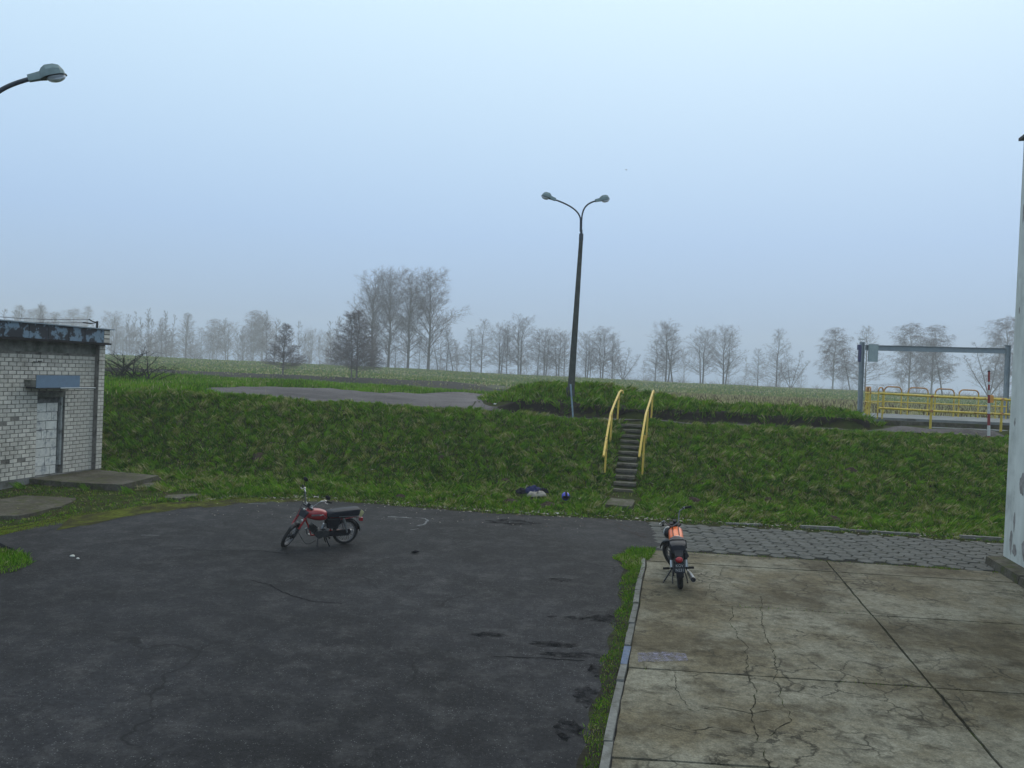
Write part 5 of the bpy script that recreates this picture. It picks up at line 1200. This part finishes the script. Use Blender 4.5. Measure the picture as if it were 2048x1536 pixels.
cnt_ = {}
KN = dict(ditch='bare_tree', poplar='poplar_tree', alder='alder_tree', wide='bare_tree', lean='bare_tree', low='bare_tree', twin='bare_tree', birch='birch_tree', dense='hazy_tree', spruce='hazy_tree')
for kind, x, y, h, w, lab in TREES:
    i = cnt_.get(kind, 0); cnt_[kind] = i+1
    mt, mc_, w0, h0 = PROTO[kind][i % len(PROTO[kind])]
    root = empty(KN[kind], (x, y, tz(x, y)-.05), (0, 0, random.uniform(-.5, .5)+(math.pi if i % 2 and kind != 'lean' else 0)), label=lab, cat='tree', group='bare trees beyond the yard')
    sz = h/h0; sxy = min(max(1.1*w/w0, sz*.8), sz*1.5); root.scale = (sxy, sxy, sz)
    for nm, me in (('trunk', mt), ('crown', mc_)):
        o = bpy.data.objects.new(nm, me); COL.objects.link(o); o.parent = root

# brush heap of cut branches
BH = TreeB(99); rg = BH.r
for k in range(32):
    a = rg.uniform(-.5, math.pi+.5); sp = rg.choice((-.7, -.3, .1, .5, .9)); p = Vector((sp+rg.uniform(-.25, .25), rg.uniform(-.5, .5), rg.uniform(0, .12)))
    el_ = rg.uniform(.2, 1.25); d = Vector((math.cos(a)*math.cos(el_), rg.uniform(-.5, .5), math.sin(el_))).normalized()
    BH.branch(p, d, rg.uniform(1.2, 2.5), rg.uniform(.030, .046), 1, -.02, .10, 1.3, .03)
bx, by = -19.0, 41.5
BR = empty('brush_pile', (bx, by, tz(bx, by)), label='heap of cut bare branches beside the brick building on the terrace', cat='brush pile')
o = BH.tr.build('branches', M['darkwood'], BR, 60); a = np.array(BH.cr_v); o2 = rawmesh('twigs', a, np.array(BH.cr_f), [M['darkwood']]); o2.parent = BR; BR.scale = (1.05, 1, .78)

# faint wood far behind the levee and low scrub between the trees: each reads as one hazy mass
def mass(name, spots, seed):
    T = TreeB(seed); rg = T.r
    for x, y, h, nb, w in spots:
        z = tz(x, y); o = Vector((x, y, z-.2)); ln = rg.uniform(-.08, .08)
        if nb > 20: T.limb([o, o+Vector((ln*h*.5, 0, h*.5)), o+Vector((ln*h, 0, h*.9))], h*.008, h*.001, 3, False)
        for k in range(nb):
            t = rg.uniform(.06, .93) if nb > 20 else 0.; p = o+Vector((ln*h*t, 0, h*t)); az = rg.uniform(0, 6.28); a = rg.uniform(.45, 1.25)*(1.1-.5*t); L = w*rg.uniform(.6, 1.1)*(1.08-t)**.6 if nb > 20 else h*rg.uniform(.5, 1)
            d = Vector((math.cos(az)*math.sin(a), math.sin(az)*math.sin(a), math.cos(a))); q_ = p+d*L
            T.limb([p, p.lerp(q_, .5), q_+Vector((0, 0, L*.12))], h*.003 if nb > 20 else .02, .004, 3, False)
            for j in range(9 if nb > 20 else 4):
                s0 = p.lerp(q_, rg.uniform(.25, 1)); T.spike(s0, (d*.7+Vector((rg.uniform(-.8, .8), rg.uniform(-.8, .8), rg.uniform(-.4, .8)))).normalized(), L*rg.uniform(.2, .45), h*.0028 if nb > 20 else .009)
    o = rawmesh(name, np.array(T.cr_v), np.array(T.cr_f), [M['twig']]); tag(o, kind='stuff')
rg = random.Random(5)
mass('far_wood', [(k_*y, y, rg.uniform(8, 15)*(1.25 if k_ < -.15 else 1), 40, rg.uniform(3, 5)) for k_, y in [(rg.choice((rg.uniform(-.62, -.15), rg.uniform(-.62, .66))), rg.uniform(255, 340)) for _ in range(96)]], 31)
mass('scrub', [(rg.uniform(-.40, .64)*y, y, rg.uniform(1.5, 4.8), 16, 1) for y in [rg.uniform(222, 240) for _ in range(220)]], 32)

# ---------------------------------------------------------------- grass: real blades in tufts
G0 = [mat(nm_, c_, .9, 0, 0.25, 3, spec=.04, world=True) for nm_, c_ in (('grass_deep', (.034, .112, .003)), ('grass_mid', (.082, .205, .006)), ('grass_fresh', (.150, .310, .016)), ('grass_olive', (.200, .235, .035)), ('grass_straw', (.42, .39, .20)), ('grass_brown', (.085, .060, .03)))]
for m in G0:                                              # thin blades let some light through
    t = m.node_tree; b_ = t.nodes['Principled BSDF']; tr = t.nodes.new('ShaderNodeBsdfTranslucent'); mxs = t.nodes.new('ShaderNodeMixShader'); mxs.inputs[0].default_value = .35
    t.links.new(b_.inputs['Base Color'].links[0].from_socket, tr.inputs['Color']); t.links.new(b_.outputs[0], mxs.inputs[1]); t.links.new(tr.outputs[0], mxs.inputs[2]); t.links.new(mxs.outputs[0], t.nodes['Material Output'].inputs['Surface'])
def fnoise(x, y, s, seed):
    r_ = np.random.default_rng(seed); v = np.zeros_like(x)
    for k in range(7):
        a, f_, p_ = r_.uniform(0, 6.28), s*r_.uniform(.6, 1.9), r_.uniform(0, 6.28, 2)
        v += np.sin(x*f_*np.cos(a)+y*f_*np.sin(a)+p_[0]+1.3*np.sin(y*f_*.7+p_[1]))
    return v/3.2
def blades(name, x, y, hgt, wid, shade, lean=.45, cl=None, zoff=-.01, zf=None):
    n = len(x); z = (terrain(x, y) if zf is None else zf(x, y))+zoff
    az = RNG.uniform(0, 2*np.pi, n); pw = np.stack([np.cos(az), np.sin(az), np.zeros(n)], 1)*wid[:, None]*.5
    la = RNG.uniform(0, 2*np.pi, n); lm = np.abs(RNG.normal(0, lean, n))*hgt
    if cl is not None: lx, ly = cl[0]*hgt, cl[1]*hgt
    else: lx = ly = 0
    base = np.stack([x, y, z], 1); tip = base+np.stack([np.cos(la)*lm+lx, np.sin(la)*lm+ly, hgt*np.clip(1-.35*lm/hgt, .35, 1)], 1)
    mid = base*.45+tip*.55; mid[:, 2] += hgt*.10
    co = np.empty((n, 4, 3)); co[:, 0] = base-pw; co[:, 1] = base+pw; co[:, 2] = mid+pw*.55; co[:, 3] = tip
    idx = np.arange(n)[:, None]*4+np.array([[0, 1, 2, 3]])
    o = rawmesh(name, co.reshape(-1, 3), idx, G0, shade, nside=4)
    tag(o, kind='stuff'); return o
def scatter(x0, x1, y0, y1, dens): n = int((x1-x0)*(y1-y0)*dens); return RNG.uniform(x0, x1, n), RNG.uniform(y0, y1, n)
stO = Vector((3.50, 24.95, 0))
def in_stairs(x, y):
    dx, dy = x-stO.x, y-stO.y; u = dx*sdir.y-dy*sdir.x; v = dx*sdir.x+dy*sdir.y
    return ((np.abs(u) < .36+.05*np.sin(v*7)) & (v > -.1) & (v < 5.2)) | ((np.abs(u) < .37) & (v > -1.95) & (v < -.6))
tn = np.array([tv.x, tv.y]); bo = np.array([-12.33, 24.97])
def in_building(x, y):
    s = -((x-bo[0])*tn[0]+(y-bo[1])*tn[1]); nn = (x-bo[0])*tn[1]-(y-bo[1])*tn[0]
    return (s > -.1) & (s < 8) & (nn < .05), (s > .15) & (s < 2.65) & (nn < 2.65+.1*np.sin(s*5)) & (nn > 0)
pads_ = [[(-13.0, 19.0), (-12.2, 20.85), (-10.85, 20.8), (-10.55, 19.5), (-10.75, 18.3), (-11.4, 17.9), (-12.9, 17.6)], [(-9.12, 22.0), (-8.85, 22.6), (-8.25, 22.35), (-8.55, 21.45), (-8.9, 21.5)], [(-10.7, 23.2), (-10.0, 23.5), (-9.7, 22.9), (-10.4, 22.5)], [(-11.0, 24.2), (-10.4, 24.5), (-10.1, 24.0), (-10.7, 23.7)]]
def in_poly_np(x, y, P):
    c = np.zeros(len(x), bool)
    for i in range(len(P)):
        x1, y1 = P[i]; x2, y2 = P[i-1]
        if y1 == y2: continue
        k = ((y1 > y) != (y2 > y)) & (x < (x2-x1)*(y-y1)/(y2-y1)+x1); c ^= k
    return c
MH = [(o.location.x, o.location.y, .8*max(v.co.x for v in o.data.vertices)) for o in bpy.data.objects if o.name.startswith('molehill')]
def paved(x, y):
    k = in_stairs(x, y); a, b = in_building(x, y); k |= a | (b & (RNG.random(len(x)) < np.clip(1.05-.5*np.clip(fnoise(x, y, 2.2, 15), 0, 1), .55, .98)))
    for P in pads_: k |= in_poly_np(x, y, P) & (RNG.random(len(x)) < .95)
    pn = np.interp(x, [-13.97, -12.4, -10.7, -7.5, -4, -.4, 2.4], [33.3, 31.9, 30.75, 29.65, 29.85, 29.95, 30.1])
    pf = np.interp(x, [-13.97, -13.05, -11, -6.7, -4.6, -1.9, -1.5], [33.4, 39.6, 45, 42.5, 46.5, 48.6, 48.8])
    k |= (x > -13.97) & (x < -1.5) & (y > pn+.03) & (y < pf)
    k |= (x >= -1.5) & (y > np.interp(x, [-1.5, 0, 2, 18], [29.95, 29.95, 29.75, 29.72])) & (y < np.interp(x, [-1.5, -.7, .2, 2, 13, 18], [39., 32.5, 30.9, 30.5, 30.5, 30.7]))
    k |= (x >= -1.5) & (x < 9) & (y > 40.6+.1*x) & (y < 48.7+.1*x)
    dx, dy = x-stO.x, y-stO.y; u_ = dx*sdir.y-dy*sdir.x; v_ = dx*sdir.x+dy*sdir.y
    k |= (np.abs(u_) < .52+.1*np.sin(v_*6)) & (v_ > -2.9) & (v_ < -.05) & (RNG.random(len(x)) < np.where(v_ > -2.2, .93, .6))
    for ox_, oy_, ra, rb in ((.74, 23.85, .62, .55), (1.64, 23.0, .24, .42)): k |= (((x-ox_)/ra)**2+((y-oy_)/rb)**2 < 1) & (RNG.random(len(x)) < .85)
    for mx_, my_, mr in MH: k |= ((x-mx_)**2+(y-my_)**2 < mr*mr*.8) & (RNG.random(len(x)) < .9)
    return k
def shade_mix(x, y, p_straw, p_fresh, seed=1):
    n = len(x); u = RNG.random(n); a = fnoise(x, y, 1.1, seed); b = fnoise(x, y, 3.3, seed+1); c = fnoise(x, y, .5, seed+2)
    s = np.ones(n, int); s[u < .34] = 0
    s[u > .9-p_fresh*np.clip(.5+a*.5+c*.3, 0, 1.2)] = 2
    v = RNG.random(n); s[v < .06+.20*np.clip(b+.15*a, 0, 1)] = 3
    w = RNG.random(n); s[w < p_straw*(.10+1.5*np.clip(b*.7+fnoise(x, y, 1.6, seed+5)*.8-.05, 0, 1)**1.4)] = 4
    s[(RNG.random(n) < .025)] = 5
    return s
def tufts(x, y, cell, seed):
    """nearest jittered tuft centre: offset to it and four random numbers per tuft"""
    r_ = np.random.default_rng(seed); n = 512; J = r_.random((n, n, 6)); ix = np.floor(x/cell).astype(int); iy = np.floor(y/cell).astype(int)
    best = np.full(len(x), 1e9); bx_ = np.zeros(len(x)); by_ = np.zeros(len(x)); rr = np.zeros((len(x), 4))
    for dx_ in (-1, 0, 1):
        for dy_ in (-1, 0, 1):
            q_ = J[(ix+dx_) % n, (iy+dy_) % n]; cx = (ix+dx_+q_[:, 0])*cell; cy = (iy+dy_+q_[:, 1])*cell; d = (x-cx)**2+(y-cy)**2; k = d < best
            best[k] = d[k]; bx_[k] = cx[k]; by_[k] = cy[k]; rr[k] = q_[k, 2:]
    return bx_, by_, rr
def turf(name, x, y, h0, wlo, whi, p_straw, seed, cell=.2, slope=.35, hmul=1., zf=None):
    tx, ty, rr = tufts(x, y, cell, seed); pull = .38*RNG.random(len(x)); ox, oy = x, y; x = x+(tx-x)*pull; y = y+(ty-y)*pull
    hgt = np.clip(RNG.normal(h0, h0*.28, len(x))*(.45+1.15*rr[:, 0]), .02, h0*3)*hmul
    big = fnoise(x, y, .9, seed+1); n = len(x); u = RNG.random(n)
    kind = rr[:, 1]+.16*big
    sh = np.where(u < .5, 1, np.where(u < .78, 0, 2))
    d_ = kind < .34; sh = np.where(d_ & (u < .72), 0, sh)
    f_ = kind > .72; sh = np.where(f_ & (u < .60), 2, sh)
    st = rr[:, 2] < p_straw*(1.1+1.2*fnoise(x, y, 1.4, seed+3)); sh = np.where(st & (RNG.random(n) < .62), np.where(RNG.random(n) < .6, 4, 3), sh)
    sh = np.where(RNG.random(n) < .17, 3, sh); sh = np.where(RNG.random(n) < .05, 4, sh); sh = np.where(RNG.random(n) < .02, 5, sh)
    la = rr[:, 3]*6.283; lm = .25+.75*rr[:, 0]; cl = (np.cos(la)*lm*.8, np.sin(la)*lm*.6-slope)
    return blades(name, x, y, hgt, RNG.uniform(wlo, whi, n), sh, .38, cl, zf=zf)
# bank below the crest
x, y = scatter(-14, 18, 17, 30.1, 2500)
k = (y > toe(x)+.06*np.sin(x*5)+RNG.normal(0, .05, len(x))) & (y < np.interp(x, [-14, -11, -7.5, -4, 18], [34, 31, 29.8, 30, 29.85])) & ~paved(x, y) & (np.abs(x) < y*.665)
k &= RNG.random(len(x)) < np.clip(.82+.3*fnoise(x, y, 2.6, 41), .35, 1)
dl = np.clip((-x-8.3)/1.2, 0, 1)*np.clip((24.8-y)/1.5, 0, 1)            # thin mossy corner by the building
k &= RNG.random(len(x)) > .80*dl
k &= RNG.random(len(x)) > .72*np.clip(1-(y-toe(x))/.55, 0, 1)
x, y = x[k], y[k]; dl = dl[k]
turf('grass', x, y, .10, .012, .023, .15, 61, .17, .45, (1-.55*dl)*np.clip(.45+(y-toe(x))/1.1, .4, 1))
# tussocks of longer pale grass
nt_ = 420; cx_ = RNG.uniform(-13, 13, nt_*3); cy_ = RNG.uniform(21.8, 30, nt_*3); k = (cy_ > toe(cx_)+.5) & ~paved(cx_, cy_) & (fnoise(cx_, cy_, 1.6, 66) > -.2); cx_, cy_ = cx_[k][:nt_], cy_[k][:nt_]
per = 70; gx_ = np.repeat(cx_, per); gy_ = np.repeat(cy_, per); rr_ = np.abs(RNG.normal(0, .10, len(gx_))); aa_ = RNG.uniform(0, 6.28, len(gx_))
x, y = gx_+rr_*np.cos(aa_), gy_+rr_*np.sin(aa_); tl = np.repeat(RNG.uniform(-.6, .8, len(cx_)), per); tc_ = np.repeat((RNG.random(len(cx_)) < .55), per)
sh = np.where(tc_, RNG.choice([4, 4, 3, 3, 1], len(x)), RNG.choice([0, 1, 2, 2, 1], len(x))); k = ~paved(x, y); x, y, sh, tl = x[k], y[k], sh[k], tl[k]
o = blades('tussock_grass', x, y, RNG.uniform(.12, .24, len(x)), RNG.uniform(.007, .013, len(x)), sh, .35, (tl, -RNG.uniform(.2, .9, len(x))))
# a few tall dead stalks
x = np.concatenate([RNG.uniform(-12, 12, 70), RNG.uniform(-1, 6, 40)]); y = np.concatenate([RNG.uniform(28.2, 29.6, 70), RNG.uniform(31.5, 36, 40)]); k = ~paved(x, y); x, y = x[k], y[k]
blades('dead_stalks', x, y, RNG.uniform(.25, .6, len(x)), RNG.uniform(.008, .014, len(x)), RNG.choice([4, 5, 5], len(x)), .12)
# mound and lip behind the crest path
x, y = scatter(-2, 13.9, 30.5, 40.5, 1100); cutl = 30.66+.22*np.sin(x*.9)+.12*np.sin(x*2.3+1)
k = (y > cutl+.06*np.sin(x*9)) & ~paved(x, y) & ((y < 36.5) | (x < 7)) & (x > -1.6+.0*y); x, y = x[k], y[k]
turf('grass', x, y, .155, .017, .032, .05, 91, .30, .25)
# terrace left and far lip
x, y = scatter(-26, -1, 28.5, 51, 430); pf = np.interp(x, [-13.97, -13.05, -11, -6.7, -4.6, -1.9, -1.5], [33.4, 39.6, 45, 42.5, 46.5, 48.6, 48.8])
k = ~paved(x, y) & ~((y < 30) & (x > -14)) & (y < 51.0) & ~in_building(x, y)[0]; x, y = x[k], y[k]
blades('grass', x, y, np.clip(RNG.normal(.17, .06, len(x))*(1+.4*fnoise(x, y, 1.2, 101)), .05, .45), RNG.uniform(.026, .05, len(x)), shade_mix(x, y, .15, .9, 111), .45)
# meadow, levee and reeds
x, y = scatter(-120, 140, 113, 226, 3.4); k = np.abs(x) < y*.68+4; x, y = x[k], y[k]
u = RNG.random(len(x)); gn = fnoise(x, y, .18, 121)+.5*fnoise(x, y, .6, 122)
sh = np.where(u < .36+.25*gn, 3, np.where(u < .52, 4, np.where(u < .72, 1, 0)))
blades('meadow_grass', x, y, RNG.uniform(.15, .40, len(x)), RNG.uniform(.2, .42, len(x)), sh, .6)
x, y = scatter(3, 80, 40, 112, 26); k = (x < y*.70+3) & (x > 6.0-(y-40)*.05) & ~((x > 14) & (y < 41.5)) & ~((x < 9) & (y < 50)); k &= RNG.random(len(x)) < np.clip(.6+.5*fnoise(x, y, .4, 131), .1, 1); x, y = x[k], y[k]
u = RNG.random(len(x)); sh = np.where(u < .46, 4, np.where(u < .92, 5, 3))
blades('dry_reeds', x, y, RNG.uniform(.22, .62, len(x)), RNG.uniform(.06, .15, len(x)), sh, .3)
x, y = scatter(-64, 1, 102, 113.5, 10); k = RNG.random(len(x)) < np.clip(.35+.6*fnoise(x, y, 1.1, 135), 0, 1); x, y = x[k], y[k]
blades('bank_grass', x, y, RNG.uniform(.15, .45, len(x)), RNG.uniform(.10, .2, len(x)), RNG.choice([4, 5, 3, 3], len(x)), .6)
# verge between asphalt and kerb
kyv = np.array([p[1] for p in KR[::-1]]); kxv = np.array([p[0] for p in KR[::-1]])
x, y = scatter(-.2, 3.6, 4.5, 17.95, 4200); kk = np.interp(y, kyv, kxv)-.115
wv = np.interp(y, [4, 8, 11, 13.5, 15.5, 17, 17.9], [.20, .16, .20, .20, .26, .42, .2])*(1+.25*np.sin(y*3.1)+.15*np.sin(y*8.3))
k = (x > kk-wv) & (x < kk+.02) & (RNG.random(len(x)) < np.clip(.75+.4*fnoise(x, y, 3, 141), .2, 1)) | ((y > 16.8) & (y < 17.93) & (x > 2.35+.35*(y-16.8)) & (x < 2.95+.3*(y-16.8)) & (RNG.random(len(x)) < .7))
x, y = x[k], y[k]; far_ = np.clip((y-12.5)/4, 0, 1)
sh = shade_mix(x, y, .10, .5, 151); dry = (RNG.random(len(x)) < (1-far_)*.22); sh[dry] = RNG.choice([3, 5, 3, 0], dry.sum())
blades('grass', x, y, RNG.uniform(.035, .10, len(x))*(.65+.65*far_), RNG.uniform(.008, .014, len(x)), sh, .6, zf=lambda a, b: np.zeros_like(a)-.004)
mb = MB(); v = []; f = []
for i, yy in enumerate(np.linspace(4.2, 17.6, 90)):
    w_ = float(np.interp(yy, [4, 8, 11, 13.5, 15.5, 17, 17.9], [.22, .19, .22, .24, .30, .50, .3]))+.04*math.sin(yy*5)
    v += [(kx(yy)-.10-w_, yy, .004), (kx(yy)-.09, yy, .006)]
for i in range(89): f.append((2*i, 2*i+1, 2*i+3, 2*i+2))
mb.add(v, f); tag(mb.build('verge_soil', M['joint'], None, 0), kind='structure')
# moss band along the left edge of the yard, grass tuft at the left margin
mxs = np.linspace(-9.9, -4.2, 80); v = []; f = []
for x_ in mxs:
    t0 = float(toe(x_)); w_ = float(np.interp(x_, [-9.9, -9, -8, -6.5, -5, -4.2], [1.3, 1.0, .75, .5, .35, .1]))*(1+.18*math.sin(x_*7)+.12*math.sin(x_*17))
    dx_ = .45 if x_ < -7.4 else .1
    for j in range(5): u_ = j/4; v.append((x_+dx_*(1-u_), t0+.12-w_*(1-u_), .006+.02*u_*u_))
for i in range(79):
    for j in range(4): a = i*5+j; f.append((a, a+5, a+6, a+1))
mb = MB(); mb.add(v, f); tag(mb.build('moss', M['moss'], None, 180), kind='stuff')
GM = len(G0); 
x, y = scatter(-10.6, -4.0, 16.2, 23.6, 5200); t0 = toe(x); w_ = np.interp(x, [-10.6, -9, -8, -6.5, -5, -4.2], [1.4, .95, .7, .5, .35, .1])
k = (y > t0-w_*RNG.uniform(.4, 1, len(x))) & (y < t0+.35+.25*fnoise(x, y, 1.4, 161)); k &= RNG.random(len(x)) < np.clip(.6+.6*fnoise(x, y, 1.5, 162), .05, 1); x, y = x[k], y[k]
sh = RNG.choice([3, 3, 2, 3, 5], len(x))
blades('moss_blades', x, y, RNG.uniform(.012, .035, len(x)), RNG.uniform(.010, .02, len(x)), sh, .8, zf=lambda a, b: np.maximum(terrain(a, b)*(b > toe(a)), 0)+.004)
P = [(-9.9, 13.3), (-8.55, 13.45), (-8.25, 13.9), (-8.3, 14.5), (-8.75, 15.0), (-9.3, 15.35), (-10.2, 15.5)]
mb = MB(); pp = []
for a, b in zip(P, P[1:]+P[:1]):
    for q_ in range(6): pp.append((a[0]+(b[0]-a[0])*q_/6+random.uniform(-.05, .05), a[1]+(b[1]-a[1])*q_/6+random.uniform(-.05, .05), .006))
mb.add(pp, [tuple(range(len(pp)))]); tag(mb.build('verge_soil', M['joint'], None, 0), kind='structure')
x, y = scatter(-10, -8, 13.2, 15.6, 5200); k = in_poly_np(x, y, P) & (RNG.random(len(x)) < np.clip(.7+.6*fnoise(x, y, 2, 171), .1, 1)); x, y = x[k], y[k]
blades('grass', x, y, np.clip(RNG.normal(.10, .04, len(x))*(1+.6*fnoise(x, y, 2.2, 172)), .02, .3), RNG.uniform(.008, .015, len(x)), shade_mix(x, y, .12, .6, 173), .5, zf=lambda a, b: np.zeros_like(a))
# weeds in the joints of apron and pavement
pts = []
for (a, b, n_) in (((3.2, 17.82), (10.4, 17.12), 500), ((1.75, 10.47), (5.4, 10.22), 140), ((2.3, 13.7), (5.9, 13.45), 120), ((8.5, 17.3), (10.4, 17.05), 700), ((3.5, 10.33), (3.75, 10.3), 160)):
    t_ = RNG.random(n_); pts.append(np.stack([a[0]+(b[0]-a[0])*t_+RNG.normal(0, .015, n_), a[1]+(b[1]-a[1])*t_+RNG.normal(0, .03, n_)], 1))
pts = np.concatenate(pts); k = fnoise(pts[:, 0], pts[:, 1], 2.4, 181) > -.25; pts = pts[k]
blades('joint_weeds', pts[:, 0], pts[:, 1], RNG.uniform(.02, .06, len(pts)), RNG.uniform(.008, .014, len(pts)), RNG.choice([0, 1, 3, 5], len(pts)), .7, zf=lambda a, b: np.zeros_like(a))
# leaf litter and grit at the edge of the yard
n_ = 900; x = RNG.uniform(-8, 12, n_); y = toe(x)+np.abs(RNG.normal(0, .35, n_))*RNG.choice([1, 1, 1, -.4], n_)+.05; 
x2, y2 = RNG.uniform(-8, 2, 260), RNG.uniform(19.5, 22.3, 260); x3, y3 = RNG.uniform(-9, 12, 260), RNG.uniform(22, 28, 260); xx = np.concatenate([x, x2, x3]); yy = np.concatenate([y, y2, y3]); n_ = len(xx)
zz_ = np.where(yy > toe(xx), terrain(xx, yy)+.03, .012); zz_[900+260:] += .06; sz_ = np.concatenate([RNG.uniform(.012, .04, 900), RNG.uniform(.006, .018, 260), RNG.uniform(.015, .035, 260)]); az = RNG.uniform(0, 6.28, n_)
co = np.empty((n_, 4, 3))
for k_, (u_, w_) in enumerate(((-1, -.6), (1, -.5), (1.1, .6), (-.9, .5))):
    co[:, k_, 0] = xx+sz_*(u_*np.cos(az)-w_*np.sin(az)); co[:, k_, 1] = yy+sz_*(u_*np.sin(az)+w_*np.cos(az)); co[:, k_, 2] = zz_+RNG.uniform(-.006, .012, n_)
o = rawmesh('leaf_litter', co.reshape(-1, 3), np.arange(n_)[:, None]*4+np.array([[0, 1, 2, 3]]), [mat('pale_dry_leaf', (.36, .33, .27), .9, 0, .3, 5, world=True), mat('brown_leaf', (.14, .085, .05), .9, 0, .3, 5, world=True), mat('grey_grit', (.20, .20, .19), .9, 0, .3, 5, world=True)], RNG.choice([0, 0, 1, 2], n_), nside=4); tag(o, kind='stuff')

# ---------------------------------------------------------------- haze
hz = bpy.data.materials.new('haze_air'); hz.use_nodes = True; t = hz.node_tree; t.nodes.clear(); o_ = t.nodes.new('ShaderNodeOutputMaterial'); pv = t.nodes.new('ShaderNodeVolumePrincipled')
pv.inputs['Color'].default_value = (.93, .93, .92, 1); pv.inputs['Density'].default_value = HAZE; pv.inputs['Anisotropy'].default_value = 0.
t.links.new(pv.outputs[0], o_.inputs['Volume'])
mb = MB(); mb.box((0, 320, 20), (1440, 790, 46)); o = mb.build('haze', hz, None, 0); tag(o, kind='stuff')
